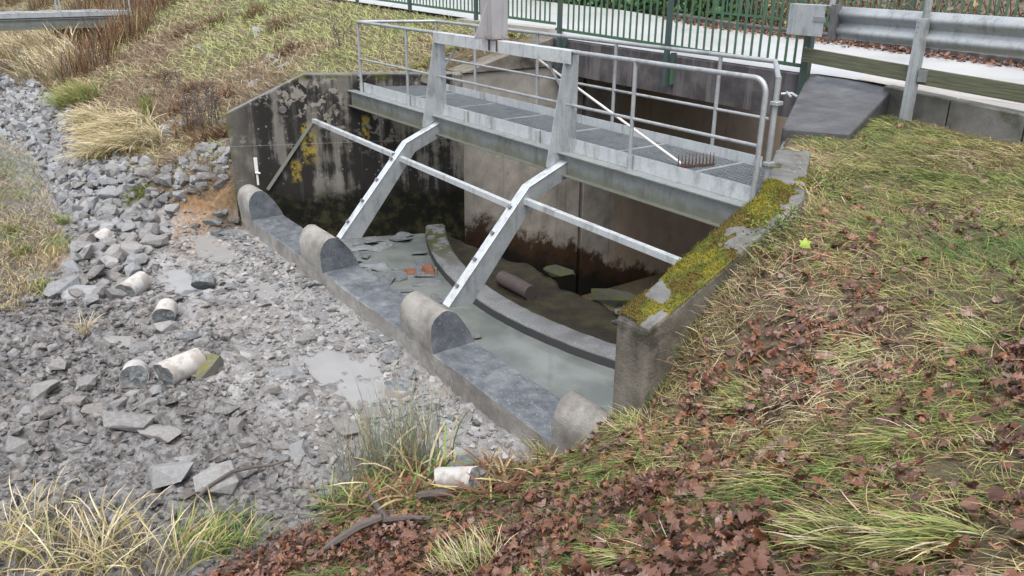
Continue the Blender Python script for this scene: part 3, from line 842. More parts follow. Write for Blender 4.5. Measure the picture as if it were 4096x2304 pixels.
# curved end sill of the stilling basin
E = thing("end_sill", "curved kerb-like concrete sill with rough gravelly top across the basin", "sill", (4, 0.1, -2.7))
m = MB(); V = []; F = []; prev = None
NX = 60
for i in range(NX + 1):
    x = 0.0 + 7.9 * i / NX
    y = -0.05 + 0.0735 * (x - 4) ** 2; dydx = 0.147 * (x - 4)
    n_ = np.array([-dydx, 1.0]); n_ /= np.linalg.norm(n_)
    j = lambda s=0.006: random.uniform(-s, s)
    for off, z in ((0.0, -3.2), (0.0, -2.54), (0.045, -2.50), (0.335, -2.50), (0.37, -2.53), (0.37, -3.2)):
        V.append((x + n_[0] * off + j(), y + n_[1] * off + j(), z + j()))
    if i:
        a = (i - 1) * 6; b = i * 6
        F += [(a + k, b + k, b + k + 1, a + k + 1) for k in range(5)]
m.add(V, F).build("sill_body", M['aggr'], E, smooth=True)

# water of the stilling basin
V = []; F = []
for i in range(41):
    x = -1.2 + 9.8 * i / 40; V += [(x, -1.35, -2.66), (x, -0.05 + 0.0735 * (x - 4) ** 2 + 0.12, -2.66)]
    if i: F.append((2 * i - 2, 2 * i, 2 * i + 1, 2 * i - 1))
o = MB().add(V, F).build("water", M['water'])
tag(o, kind="structure")

# mossy apron behind the sill, broken off towards the chamber
ax = np.arange(0.2, 8.3, 0.05); ay = np.linspace(0, 1, 22)
V = []; 
for x in ax:
    yi = -0.05 + 0.0735 * (x - 4) ** 2 + 0.33
    ye = 1.62 + 0.55 * float(fbm(np.array([x * 1.3]), np.array([2.0]), 3, 61)[0]) + 0.06 * (x - 3)
    ye = max(ye, yi + 0.05)
    for k, t_ in enumerate(ay):
        y = yi + (ye - yi) * min(1, t_ / 0.93)
        z = -2.66 - 0.03 * t_ + 0.10 * float(fbm(np.array([x * 2.2]), np.array([y * 2.2]), 4, 66)[0])
        if t_ > 0.93: z = -5.1
        V.append((x, y, z))
n2_ = len(ay)
ii = (np.arange(len(ax) - 1)[:, None] * n2_ + np.arange(n2_ - 1)[None]).ravel()
o = np_mesh("apron_floor", np.array(V), np.stack([ii, ii + n2_, ii + n2_ + 1, ii + 1], 1), M['apron'], smooth=True)
tag(o, kind="structure")

# ------------------------------------------------------------------ walkway over the basin
FB = thing("walkway", "galvanised steel walkway with tube railings and mesh deck spanning the basin", "footbridge", (4.1, 0.55, 0))
def ibeam(y, x0, x1, z0, z1, w=0.15, tf=0.012, tw=0.009):
    b = MB(); b.box(x0, x1, y - w / 2, y + w / 2, z1 - tf, z1); b.box(x0, x1, y - w / 2, y + w / 2, z0, z0 + tf)
    b.box(x0, x1, y - tw / 2, y + tw / 2, z0 + tf - 0.001, z1 - tf + 0.001); return b
ibeam(-0.045, -0.42, 8.72, -0.265, -0.002).build("girder", M['galv_old'], FB)
ibeam(1.16, 0.05, 7.75, -0.265, -0.002).build("girder", M['galv_old'], FB)
MB().box(0.03, 8.16, 0.030, 0.038, 0.0, 0.155).build("toe_board", M['galv_lit'], FB)
MB().box(0.55, 7.40, 1.105, 1.113, 0.0, 0.155).build("toe_board", M['galv_lit'], FB)
SEAM = [-0.25, 1.25, 2.445, 3.635, 4.82, 6.0, 7.165, 8.55]
def deck_lo(y): return -0.27 + 0.41 * y
def deck_hi(y): return 8.56 - 0.675 * (y + 0.43)
for i in range(7):
    b = MB(); a, c_ = SEAM[i] + 0.008, SEAM[i + 1] - 0.008
    full = 1 <= i <= 5
    for k in range(16):
        y = 0.06 + k * 0.068
        lo, hi = max(a, deck_lo(y)), min(c_, deck_hi(y))
        if hi - lo > 0.02: b.box(lo, hi, y - 0.005, y + 0.005, 0.030, 0.047)
    x = a + 0.02
    while x < c_:
        y0, y1 = 0.05, 1.095
        if x < 0.25: y1 = min(y1, (x + 0.27) / 0.41)
        if x > 7.4: y1 = min(y1, (8.56 - x) / 0.675 - 0.43)
        if y1 - y0 > 0.03: b.box(x - 0.006, x + 0.006, y0, y1, 0.032, 0.049)
        x += 0.042
    for x in (a, c_):
        y1 = 1.095
        if x < 0.25: y1 = (x + 0.27) / 0.41
        if x > 7.4: y1 = (8.56 - x) / 0.675 - 0.43
        if y1 > 0.1: b.box(x - 0.006, x + 0.006, 0.045, y1, 0.020, 0.054, 1)
    b.build("grating_panel", [M['grate'], M['galv']], FB)
RT, RM = 0.0245, 0.0175
def tb(name, pts, r, mat='galv_rail', n=12, parent=FB): return MB().tube(pts, r, n).build(name, M[mat], parent, smooth=True)
for x in (0.0, 1.64, 6.55):
    tb("post", [(x, 0, 0.0), (x, 0, 1.125)], 0.0225)
    tb("post_sleeve", [(x, 0, -0.002), (x, 0, 0.15)], 0.031, 'galv')
for x in (3.28, 4.92): tb("post_sleeve", [(x, 0, -0.002), (x, 0, 0.155)], 0.031, 'galv')
for x in (0.50, 1.68, 3.31, 4.94, 6.63): tb("post", [(x, 1.19, 0.0), (x, 1.19, 1.125)], 0.0225)
tb("top_rail", [(0, 0, 1.125), (2.57, 0, 1.125)], RT)
arc = [(5.5, 0, 1.125), (8.06, 0, 1.125)] + [(8.06 + 0.13 * math.sin(a), 0, 0.995 + 0.13 * math.cos(a)) for a in np.linspace(0.2, math.pi / 2, 6)] + [(8.19, 0, 0.05)]
tb("top_rail", arc, RT)
tb("top_rail", [(0.50, 1.19, 1.125), (7.35, 1.19, 1.125)], RT)
tb("mid_rail", [(0, 0, 0.54), (8.19, 0, 0.54)], RM)
tb("mid_rail", [(0.50, 1.19, 0.54), (7.35, 1.19, 0.54)], RM)
tb("end_rail", [(0, 0, 1.125), (0.50, 1.19, 1.125)], RT)
tb("end_rail", [(7.35, 1.19, 1.125), (8.23, 0.10, 1.125)], RT)
tb("gate_post", [(8.23, 0.10, 1.145), (8.23, 0.10, 0.22)], 0.026)
for z in (0.36, 0.90): MB().box(8.20, 8.275, 0.06, 0.15, z, z + 0.035).build("hinge", M['galv'], FB, bevel=0.004)
b = MB(); b.tube([(8.26, 0.12, 1.0), (8.33, 0.17, 1.01), (8.40, 0.16, 0.99)], 0.012, 6); b.tube([(8.30, 0.14, 1.02), (8.36, 0.13, 0.985)], 0.010, 6)
b.build("latch", M['galv'], FB, smooth=True)

# ------------------------------------------------------------------ steel frame of the removed screen
FR = thing("screen_support", "galvanised support frame with two cranked legs standing on the weir crest", "frame", (4.05, -0.8, -1.6))
def leg(xc):
    w = 0.115; d = 0.20
    path = [(0.10, -0.055), (0.02, -0.085), (-0.60, -0.335), (-1.70, -1.555)]
    # bottom side of the section
    low = [(0.10, -0.27), (0.06, -0.27), (-0.455, -0.475), (-1.375, -1.60)]
    b = MB()
    V = []
    for (y, z), (yl, zl) in zip(path, low):
        V += [(xc - w / 2, y, z), (xc + w / 2, y, z), (xc + w / 2 - 0.012, yl, zl), (xc - w / 2 + 0.012, yl, zl)]
    F = []
    for i in range(3):
        a = 4 * i; c_ = a + 4
        F += [(a, a + 1, c_ + 1, c_), (a + 1, a + 2, c_ + 2, c_ + 1), (a + 2, a + 3, c_ + 3, c_ + 2), (a + 3, a, c_, c_ + 3)]
    F += [(0, 3, 2, 1), (12, 13, 14, 15)]
    b.add(V, F)
    # top flange a little wider than the web
    for i in range(1, 3):
        p0 = Vector((xc, path[i][0], path[i][1])); p1 = Vector((xc, path[i + 1][0], path[i + 1][1]))
        b.bar(p0 + Vector((0, 0, 0.006)), p1 + Vector((0, 0, 0.006)), w + 0.02, 0.012, (0, -0.75, 0.66), 1)
    o = b.build("cranked_leg", [M['galv'], M['galv_lit']], FR, bevel=0.003)
    d_ = Vector((0, -1.10, -1.22)).normalized(); nrm = Vector((0, -0.743, 0.669))
    for t_ in (0.30, 0.66, 1.02, 1.38):
        c_ = Vector((xc - 0.005, -0.60, -0.335)) + d_ * t_ + nrm * 0.03
        c2 = MB(); c2.bar(c_ - d_ * 0.02, c_ + d_ * 0.02, 0.045, 0.035, nrm); c2.build("bolt_clip", M['dark_steel'], o, bevel=0.003)
    return o
for xc in (2.59, 5.50): leg(xc)
for xc in (2.59, 5.50):
    b = MB(); b.box(xc - 0.045, xc + 0.055, -0.012, 0.0, -0.05, 1.10); b.box(xc + 0.043, xc + 0.055, 0.0005, 0.075, -0.05, 1.10)
    o = b.build("upright", M['galv'], FR)
    b = MB(); b.prism([(-0.26, -0.17), (-0.0125, -0.06), (-0.0125, 1.10), (-0.045, 1.10), (-0.28, -0.15)], xc - 0.047, xc - 0.035, 0)
    b.build("tapered_web", M['galv'], FR)
b = MB(); b.box(2.53, 5.565, -0.05, -0.04, 0.995, 1.14); b.box(2.53, 5.565, -0.0395, 0.075, 1.130, 1.14)
b.build("top_beam", M['galv_lit'], FR, bevel=0.002)
MB().bar((3.02, 0.03, 0.99), (2.67, 0.03, 0.66), 0.035, 0.006, (0, 1, 0)).build("knee_brace", M['galv_rail'], FR)
MB().bar((5.02, 0.03, 0.99), (5.43, 0.03, 0.60), 0.035, 0.006, (0, 1, 0)).build("knee_brace", M['galv_rail'], FR)
# screw-gear column on the beam
b = MB()
b.box(3.82, 4.09, -0.105, 0.13, 1.150, 2.25)
CLM = b.build("gear_column", M['column'], FR, bevel=0.004)
b = MB(); b.prism([(-0.30, 1.16), (-0.106, 1.16), (-0.106, 1.58)], 3.97, 3.982, 0); b.build("column_gusset", M['column'], FR)
for xb in (3.93, 4.10): MB().box(xb, xb + 0.025, -0.063, -0.051, 1.01, 1.150).build("rusty_bracket", M['rust'], FR)
# angle bars joining the legs and the strut on the wall
def angle(p0, p1, name="angle_bar", s=0.062):
    b = MB(); p0 = Vector(p0); p1 = Vector(p1)
    b.bar(p0 + Vector((0, 0, 0)), p1, 0.006, s, (0, 0, 1)); b.bar(p0 + Vector((0, s / 2, s / 2)), p1 + Vector((0, s / 2, s / 2)), s, 0.006, (0, 0, 1))
    return b.build(name, M['galv_lit'], FR)
angle((-0.56, -0.70, -0.50), (2.56, -0.79, -0.50))
angle((2.60, -0.72, -0.545), (5.47, -0.80, -0.545))
angle((5.53, -0.66, -0.49), (8.62, -0.70, -0.49))
b = MB(); b.bar((-0.565, -0.70, -0.53), (-0.88, -1.49, -1.665), 0.055, 0.02, (0.9, -0.37, 0.2)); b.build("wall_strut", M['galv_old'], FR)

# gauge holder: two short plastic channels on the far wall
GH = thing("gauge_holder", "small white plastic gauge holder screwed to the dark far wall", "bracket", (-0.96, -1.66, -1.57))
n_ = Vector((1, -0.41, 0)).normalized(); al = Vector((0.38, 0.925, 0))
c0 = Vector((-0.945, -1.62, -1.09)); c1 = Vector((-0.945, -1.62, -1.57))
MB().bar(c0 + n_ * 0.03, c0 + n_ * 0.03 + (c1 - c0) * 0.55, 0.06, 0.02, n_).build("channel", M['plastic'], GH, bevel=0.003)
MB().bar(c0 + n_ * 0.02 + (c1 - c0) * 0.55, c1 + n_ * 0.02, 0.035, 0.012, n_).build("strip", M['plastic'], GH)
MB().tube([c0 + (c1 - c0) * 0.55 + n_ * 0.03 - al * 0.02, c0 + (c1 - c0) * 0.55 + n_ * 0.07 + al * 0.06], 0.016, 8).build("peg", M['plastic'], GH, smooth=True)

# rake lying on the deck, its handle leaning on the beam
RK = thing("rake", "iron rake with long white handle lying on the walkway, tines up", "rake", (6.95, 0.4, 0.05))
MB().tube([(6.93, 0.40, 0.075), (4.36, 0.105, 1.10)], 0.0145, 10).build("handle", M['handle'], RK, smooth=True)
hd = MB(); A_ = Vector((6.95, 0.30, 0.068)); B_ = Vector((7.09, 0.72, 0.068))
hd.bar(A_, B_, 0.022, 0.022); hd.bar((6.93, 0.40, 0.07), (6.99, 0.46, 0.07), 0.03, 0.02); hd.build("head", M['rust'], RK)
for k in range(11):
    p_ = A_ + (B_ - A_) * (0.03 + 0.094 * k)
    MB().tube([p_, p_ + Vector((0.0, 0.0, 0.07)), p_ + Vector((-0.015, 0.012, 0.125))], [0.008, 0.007, 0.003], 5).build("tine", M['rust'], RK)

# ------------------------------------------------------------------ green fences
def fence(name, label, x0, x1, yf, zf, posts, low=None, sp=0.158, h=1.15, thick=0.034, bmat='green', ph=0.0):
    R_ = thing(name, label, "fence", ((x0 + x1) / 2, yf((x0 + x1) / 2), zf((x0 + x1) / 2)))
    bar_mesh = None
    n = int((x1 - x0) / sp)
    for i in range(n):
        x = x0 + 0.06 + i * sp + ph
        if any(abs(x - q) < 0.07 for q in posts): continue
        y, z = yf(x), zf(x)
        if bar_mesh is None:
            m_ = MB(); m_.box(-thick / 2, thick / 2, -0.009, 0.009, 0, h)
            o = m_.build("bar", M[bmat]); bar_mesh = o.data; o.parent = R_
        else:
            o = link("bar", bar_mesh, R_)
        o.location = Vector((x, y, z + 0.012)) - R_.location
    for z_off in (0.0, h - 0.03):
        m_ = MB(); m_.bar((x0, yf(x0) + 0.0, zf(x0) + z_off), (x1, yf(x1) + 0.0, zf(x1) + z_off), 0.03, 0.05); m_.build("rail", M[bmat], R_)
    for q in posts:
        m_ = MB(); zb = (zf(q) - 0.15) if low is None else low
        m_.box(q - 0.04, q + 0.04, yf(q) - 0.085, yf(q) - 0.016, zb, zf(q) + h + 0.05)
        m_.build("post", M['greenpost'], R_)
        if low is not None:
            MB().box(q + 0.06, q + 0.13, yf(q) - 0.02, yf(q) + 0.052, zf(q) - 0.30, zf(q) - 0.10).build("bracket", M['greenpost'], R_)
            MB().box(q + 0.075, q + 0.115, yf(q) - 0.02, yf(q) + 0.054, zf(q) - 0.62, zf(q) - 0.30).build("bracket", M['green'], R_)
    return R_
fence("steel_fence", "green steel bar fence standing on the concrete edge beam of the road bridge", -0.34, 5.36, lambda x: 4.395, lambda x: 0.825 - 0.024 * (x + 0.4), (-0.16, 2.76), low=0.10)
fence("steel_fence", "green steel bar fence along the grassy crest left of the road bridge", -15.3, -0.36, lambda x: 4.395, lambda x: 0.925 + 0.020 * (-x - 0.4), (-3.15, -6.2, -9.25, -12.3))
MB_ = MB(); MB_.box(-4.2, -0.66, 4.46, 4.86, 0.4, 0.80)
o = MB_.build("verge_slab", M['oldslab'], loc=(-2.4, 4.66, 0.4)); tag(o, "pale concrete verge slab under the green fence left of the bridge", "slab")
yff = lambda x: float(y_far(x)) + 0.55
fence("steel_fence", "green bar fence on the far side of the road in front of brown brush", -1.6, 16.0, yff, lambda x: float(crest(x)) + 0.30, (1.4, 4.2, 7.0, 9.8, 12.6), sp=0.16)

# kerb blocks on both road edges
KB = thing("road_kerb", "mossy concrete kerb wall along the road edge above the right bank", "kerb", (9, 3.7, 0.3))
x = 6.74
while x < 13.5:
    x2 = x + random.uniform(0.95, 1.1)
    ya, yb = float(y_near(x)), float(y_near(x2))
    b = MB(); za, zb_ = float(crest(x)) + 0.075, float(crest(x2)) + 0.075
    b.add([(x, ya - 0.16, -0.1), (x2, yb - 0.16, -0.1), (x2, yb + 0.05, -0.1), (x, ya + 0.05, -0.1), (x, ya - 0.16, za), (x2, yb - 0.16, zb_), (x2, yb + 0.05, zb_), (x, ya + 0.05, za)],
          [(0, 3, 2, 1), (4, 5, 6, 7), (0, 1, 5, 4), (1, 2, 6, 5), (2, 3, 7, 6), (3, 0, 4, 7)])
    b.build("kerb_stone", M['kerb'], KB, bevel=0.015)
    x = x2 + 0.02
KF = thing("road_kerb", "low dark stone kerb along the far side of the road", "kerb", (4, 8.8, 0.5))
x = -2.4
while x < 13:
    x2 = x + 1.5
    ya, yb = float(y_far(x)), float(y_far(x2)); za, zb_ = float(crest(x)) + 0.2, float(crest(x2)) + 0.2
    b = MB()
    b.add([(x, ya, 0.3), (x2, yb, 0.3), (x2, yb + 0.25, 0.3), (x, ya + 0.25, 0.3), (x, ya, za), (x2, yb, zb_), (x2, yb + 0.25, zb_), (x, ya + 0.25, za)],
          [(0, 3, 2, 1), (4, 5, 6, 7), (0, 1, 5, 4), (1, 2, 6, 5), (2, 3, 7, 6), (3, 0, 4, 7)])
    b.build("kerb_stone", M['beamc'], KF, bevel=0.02)
    x = x2 + 0.02

# ------------------------------------------------------------------ guard rail
GR = thing("guard_rail", "galvanised corrugated guard rail with a mossy timber plank below it", "guard rail", (8.4, 3.9, 0.4))
def gy(x): return 4.20 - 0.135 * (x - 5.5)
wp = [(-0.02, 0.0), (0.0, 0.005), (0.02, 0.02), (0.070, 0.065), (0.080, 0.095), (0.070, 0.125), (0.02, 0.170), (0.0, 0.205), (0.02, 0.240), (0.070, 0.285), (0.080, 0.315), (0.070, 0.345), (0.02, 0.390), (0.0, 0.405), (-0.03, 0.41)]
V = []; F = []
for i, x in enumerate((5.98, 6.5, 7.6, 9.0, 10.5, 13.0)):
    for a, b_ in wp: V.append((x, gy(x) + 0.10 - a, 1.115 + b_))
    if i: F += [((i - 1) * 15 + k, (i - 1) * 15 + k + 1, i * 15 + k + 1, i * 15 + k) for k in range(14)]
wb = MB().add(V, F).build("corrugated_beam", M['galv'], GR, smooth=True)
sd = wb.modifiers.new("thickness", 'SOLIDIFY'); sd.thickness = 0.005
b = MB(); b.box(5.33, 5.90, 4.02, 4.03, 1.135, 1.54); b.box(5.33, 5.90, 4.031, 4.16, 1.53, 1.54); b.box(5.33, 5.34, 4.031, 4.16, 1.135, 1.529)
b.build("end_box", M['galv'], GR, bevel=0.003)
MB().box(5.74, 5.93, 4.008, 4.019, 1.33, 1.39).build("end_box_strap", M['galv_old'], GR)
MB().box(5.40, 5.52, 4.34, 4.44, 0.02, 1.14).build("timber_post", M['greenpost'], GR, bevel=0.006)
for z in (0.86, 0.94): MB().tube([(5.46, 4.342, z), (5.46, 4.325, z)], 0.016, 8).build("bolt", M['galv'], GR)
MB().box(5.93, 6.02, 4.10, 4.20, 1.10, 1.55).build("end_post", M['dark_steel'], GR)
PXS = (7.33, 9.75, 12.2)
for k, x in enumerate(PXS):
    y = gy(x) - 0.05; z0 = float(ground(x, y)) - 0.3
    b = MB(); b.box(x - 0.05, x + 0.05, y - 0.052, y - 0.04, z0, 1.46); b.box(x + 0.038, x + 0.05, y - 0.0395, y + 0.08, z0, 1.46); b.box(x - 0.05, x - 0.038, y - 0.0395, y + 0.08, z0, 1.46)
    o = b.build("post", M['galv'], GR, bevel=0.003)
    for z in (1.30, 1.36, 1.41): MB().tube([(x - 0.02, y - 0.0525, z), (x - 0.02, y - 0.056, z)], 0.008, 8).build("bolt_hole", M['dark_steel'], o)
    MB().tube([(x, y + 0.05, 1.30), (x, y + 0.05, 2.05)], 0.045, 10).build("upper_tube", M['galv_rail'], GR, smooth=True)
MB().tube([(5.86, 4.22, 1.50), (5.86, 4.22, 2.05)], 0.04, 10).build("upper_tube", M['galv_rail'], GR, smooth=True)
MB().tube([(5.5, gy(5.5) + 0.0, 2.05), (13, gy(13) + 0.0, 2.05)], 0.03, 10).build("hand_rail", M['galv_rail'], GR, smooth=True)
for a, b_, za, zb_ in ((5.52, 7.28, 0.865, 0.80), (7.38, 9.7, 0.79, 0.72), (9.8, 12.2, 0.72, 0.68)):
    MB().bar((a, gy(a) + 0.02, za), (b_, gy(b_) + 0.02, zb_), 0.045, 0.19).build("plank", M['plank'], GR, bevel=0.004)
MB().box(7.395, 7.50, gy(7.45) - 0.035, gy(7.45) - 0.006, 0.73, 0.87).build("joint_plate", M['galv_old'], GR)

# ------------------------------------------------------------------ footbridge far along the dam
FF = thing("footbridge", "pale grey steel footbridge far off at the top left corner", "footbridge", (-22, -3, -0.3))
FX = -22.0
for dx in (0.0, -0.9):
    b = MB(); b.box(FX + dx - 0.10, FX + dx + 0.10, -14, 0.75, -0.34, -0.32); b.box(FX + dx - 0.10, FX + dx + 0.10, -14, 0.75, 0.0, 0.02); b.box(FX + dx + 0.0, FX + dx + 0.02, -14, 0.75, -0.3195, -0.0005)
    b.build("main_beam", M['galv_old'], FF)
    MB().box(FX + dx + 0.02, FX + dx + 0.10, -14, 0.95, 0.06, 0.25).build("edge_channel", M['galv'], FF, bevel=0.01)
    y = -13.2
    while y < 1.0:
        MB().bar((FX + dx + 0.11, y, 0.05), (FX + dx + 0.11, y, 1.25), 0.045, 0.045, (1, 0, 0)).build("post", M['galv'], FF); y += 2.35
    for z in (0.75, 1.25): MB().tube([(FX + dx + 0.11, -14, z), (FX + dx + 0.11, 0.9, z)], 0.022, 8).build("rail", M['galv_rail'], FF)
MB().box(FX - 0.9, FX, -14, 0.9, 0.03, 0.055).build("deck", M['grate'], FF)
for y in (-1.95, -0.2): MB().box(FX + 0.021, FX + 0.05, y - 0.04, y + 0.04, -0.318, -0.002).build("stiffener", M['galv_old'], FF)

# ------------------------------------------------------------------ stones
def rock(seed, n=14, flat=1.0, boxy=0.6):
    r = np.random.default_rng(seed)
    v = r.normal(size=(n, 3)); v /= np.linalg.norm(v, axis=1, keepdims=True)
    v = np.sign(v) * np.abs(v) ** (1 - 0.5 * boxy) * r.uniform(0.85, 1.1, (n, 1))
    v *= np.array([1.0, r.uniform(0.65, 0.95), r.uniform(0.55, 0.85) * flat]) * 0.5
    bm = bmesh.new()
    for p in v: bm.verts.new(p)
    res_ = bmesh.ops.convex_hull(bm, input=bm.verts)
    bmesh.ops.delete(bm, geom=[q for q in res_['geom_interior'] if isinstance(q, bmesh.types.BMVert)], context='VERTS')
    bmesh.ops.recalc_face_normals(bm, faces=bm.faces)
    bmesh.ops.triangulate(bm, faces=bm.faces)
    return bm
def rock_mesh(name, seed, mat, **kw):
    bm = rock(seed, **kw); me = bpy.data.meshes.new(name); bm.to_mesh(me); bm.free(); me.materials.append(mat); return me
def rock_arr(seed, **kw):
    bm = rock(seed, **kw); bm.verts.index_update()
    V = np.array([v.co[:] for v in bm.verts]); F = np.array([[v.index for v in f.verts] for f in bm.faces]); bm.free(); return V, F

def in_poly(px, py, poly):
    poly = np.array(poly, float); c = np.zeros(px.shape, bool); j = len(poly) - 1
    for i in range(len(poly)):
        xi, yi = poly[i]; xj, yj = poly[j]
        c ^= ((yi > py) != (yj > py)) & (px < (xj - xi) * (py - yi) / (yj - yi + 1e-9) + xi); j = i
    return c

def rot_mats(n, tilt=0.5, rng=RNG):
    """random heading, limited tilt"""
    a = rng.uniform(0, 2 * np.pi, n); b = rng.normal(0, tilt, n); c = rng.normal(0, tilt, n)
    ca, sa, cb, sb, cc, sc_ = np.cos(a), np.sin(a), np.cos(b), np.sin(b), np.cos(c), np.sin(c)
    Rz = np.zeros((n, 3, 3)); Rz[:, 0, 0] = ca; Rz[:, 0, 1] = -sa; Rz[:, 1, 0] = sa; Rz[:, 1, 1] = ca; Rz[:, 2, 2] = 1
    Rx = np.zeros((n, 3, 3)); Rx[:, 0, 0] = 1; Rx[:, 1, 1] = cb; Rx[:, 1, 2] = -sb; Rx[:, 2, 1] = sb; Rx[:, 2, 2] = cb
    Ry = np.zeros((n, 3, 3)); Ry[:, 1, 1] = 1; Ry[:, 0, 0] = cc; Ry[:, 0, 2] = sc_; Ry[:, 2, 0] = -sc_; Ry[:, 2, 2] = cc
    return Rz @ Rx @ Ry

def merged(name, P, S, R_, bases, cols, mat, kind="stuff", label=None, parent=None):
    """many small pieces in one mesh"""
    Vs = []; Fs = []; Cs = []; off = 0
    pick = RNG.integers(0, len(bases), len(P))
    for k, (bv, bf) in enumerate(bases):
        idx = np.nonzero(pick == k)[0]
        if not len(idx): continue
        v = np.einsum('nij,vj->nvi', R_[idx], bv) * (S[idx][:, None, None] if S.ndim == 1 else S[idx][:, None, :]) + P[idx][:, None, :]
        f = bf[None] + (np.arange(len(idx)) * len(bv))[:, None, None] + off
        Vs.append(v.reshape(-1, 3)); Fs.append(f.reshape(-1, bf.shape[1])); Cs.append(np.repeat(cols[idx], len(bv), 0)); off += len(idx) * len(bv)
    o = np_mesh(name, np.concatenate(Vs), np.concatenate(Fs), mat, np.concatenate(Cs), parent=parent)
    if kind: o["kind"] = kind
    if label: o["label"] = label
    return o

RIP = [(-40, 175), (0, 190), (90, 205), (170, 275), (230, 335), (300, 400), (420, 430), (530, 365), (580, 395), (578, 470), (535, 488), (480, 515), (420, 552), (330, 588), (270, 600), (215, 580), (180, 558), (150, 500), (110, 420), (60, 360), (-40, 335)]
cand = []
for gx in np.arange(-27, -1.1, 0.168):
    for gy_ in np.arange(-5.0, -1.3, 0.168):
        cand.append((gx + random.uniform(-0.09, 0.09), gy_ + random.uniform(-0.09, 0.09)))
cand = np.array(cand)
gz = ground(cand[:, 0], cand[:, 1], False)
P3 = np.column_stack([cand, gz]); px = to_px(P3)
keep = in_poly(px[:, 0], px[:, 1], RIP)
P3 = P3[keep]; dist = px[keep][:, 2]
size = np.clip(RNG.normal(0.205, 0.055, len(P3)), 0.12, 0.38)
order = np.argsort(-(size / dist))
P3, size = P3[order], size[order]
rip_meshes = [rock_mesh("riprap_stone", 100 + k, M['riprap'], n=17 + k % 4, boxy=0.55) for k in range(14)]
RM_ = rot_mats(len(P3), 0.45)
for i in range(min(300, len(P3))):
    o = link("riprap_stone", rip_meshes[i % 14])
    s = size[i]
    o.matrix_world = Matrix.LocRotScale(Vector((P3[i][0], P3[i][1], P3[i][2] + 0.16 * s + random.uniform(-0.01, 0.05))), Matrix(RM_[i].tolist()).to_quaternion(), Vector((s * random.uniform(0.9, 1.35), s, s * random.uniform(0.85, 1.15))))
    tag(o, "grey angular riprap stone in the heap along the foot of the left bank", "stone", "riprap stones along the left bank")
bases = [rock_arr(140 + k, n=12, boxy=0.8) for k in range(8)]
gcols = np.array([(0.13, 0.14, 0.15), (0.21, 0.22, 0.235), (0.16, 0.155, 0.145), (0.26, 0.27, 0.28), (0.11, 0.10, 0.092)])
P4 = P3[300:].copy(); S4 = size[300:]
n4 = len(P4)
ex = 900                                                         # small filling stones between them
sel = RNG.integers(0, len(P3), ex)
Pf = P3[sel] + np.column_stack([RNG.uniform(-0.15, 0.15, (ex, 2)), np.zeros(ex)]); Pf[:, 2] = ground(Pf[:, 0], Pf[:, 1]) + 0.02
P4[:, 2] += 0.2 * S4
merged("riprap_stones", np.concatenate([P4, Pf]), np.concatenate([S4, RNG.uniform(0.07, 0.15, ex)]), rot_mats(n4 + ex, 0.5), bases, gcols[RNG.integers(0, 5, n4 + ex)], M['rubble'])

# spit of darker stones with the spoil
SP = [(195, 640), (250, 600), (310, 610), (430, 560), (420, 600), (340, 690), (320, 760), (190, 765), (150, 735)]
gx = RNG.uniform(-3.2, 1.3, 3000); gy_ = RNG.uniform(-5.2, -3.0, 3000)
Q = np.column_stack([gx, gy_, ground(gx, gy_, False)]); px = to_px(Q)
Q = Q[in_poly(px[:, 0], px[:, 1], SP)]
used = []
spit_meshes = [rock_mesh("brown_stone", 170 + k, M['mudstone'], n=18, boxy=0.5) for k in range(8)]
for p in Q:
    if len(used) >= 46: break
    if all((p[0] - u[0]) ** 2 + (p[1] - u[1]) ** 2 > 0.23 ** 2 for u in used):
        used.append(p); o = link("brown_stone", spit_meshes[len(used) % 8]); s = random.uniform(0.2, 0.42)
        o.matrix_world = Matrix.LocRotScale(Vector((p[0], p[1], p[2] + 0.2 * s)), Matrix(rot_mats(1, 0.4)[0].tolist()).to_quaternion(), Vector((s * 1.2, s, s * 0.9)))
        tag(o, "muddy brown stone in the ridge between the orange spoil and the pale cores", "stone", "brown stones on the spoil ridge")

# rubble on the drained bed: flat muddy shards and clods
N = 22000
gx = RNG.uniform(-2.5, 8.3, N); gy_ = RNG.uniform(-6.8, -2.0, N)
gz = ground(gx, gy_)
px = to_px(np.column_stack([gx, gy_, gz]))
ok = (gz < -2.05) & (px[:, 0] > -80) & (gx + 0.35 * fbm(gx, gy_, 2, 90) < 7.55)
leftg = (gx < -0.2) & (gy_ < -4.6)
ok &= ~leftg
for a, b, rx, ry in PUDDLES[:3]: ok &= (((gx - a) / rx) ** 2 + ((gy_ - b) / ry) ** 2 > 0.75)
dens = 0.30 + 0.8 * sstep(-0.1, 0.2, fbm(gx * 1.1, gy_ * 1.1, 3, 95)) + 0.35 * sstep(-3.4, -4.2, gy_)
ok &= RNG.uniform(0, 1, N) < dens
gx, gy_, gz = gx[ok], gy_[ok], gz[ok]; n = len(gx)
S = np.clip(RNG.lognormal(-2.95, 0.48, n), 0.02, 0.19)
Rr = rot_mats(n, 0.22)
flat_b = [rock_arr(200 + k, n=15, flat=0.42, boxy=0.45) for k in range(8)]
clod_b = [rock_arr(220 + k, n=15, flat=0.8, boxy=0.1) for k in range(6)]
mc = np.array([(0.26, 0.258, 0.258), (0.19, 0.187, 0.187), (0.31, 0.31, 0.308), (0.14, 0.135, 0.132), (0.225, 0.21, 0.195), (0.17, 0.178, 0.185), (0.10, 0.095, 0.092)])
isl = RNG.uniform(0, 1, n) < 0.60
pl_ = sstep(-4.6, -3.1, gy_ + 2.2 * fbm(gx * 0.9, gy_ * 0.9, 3, 19))[:, None]
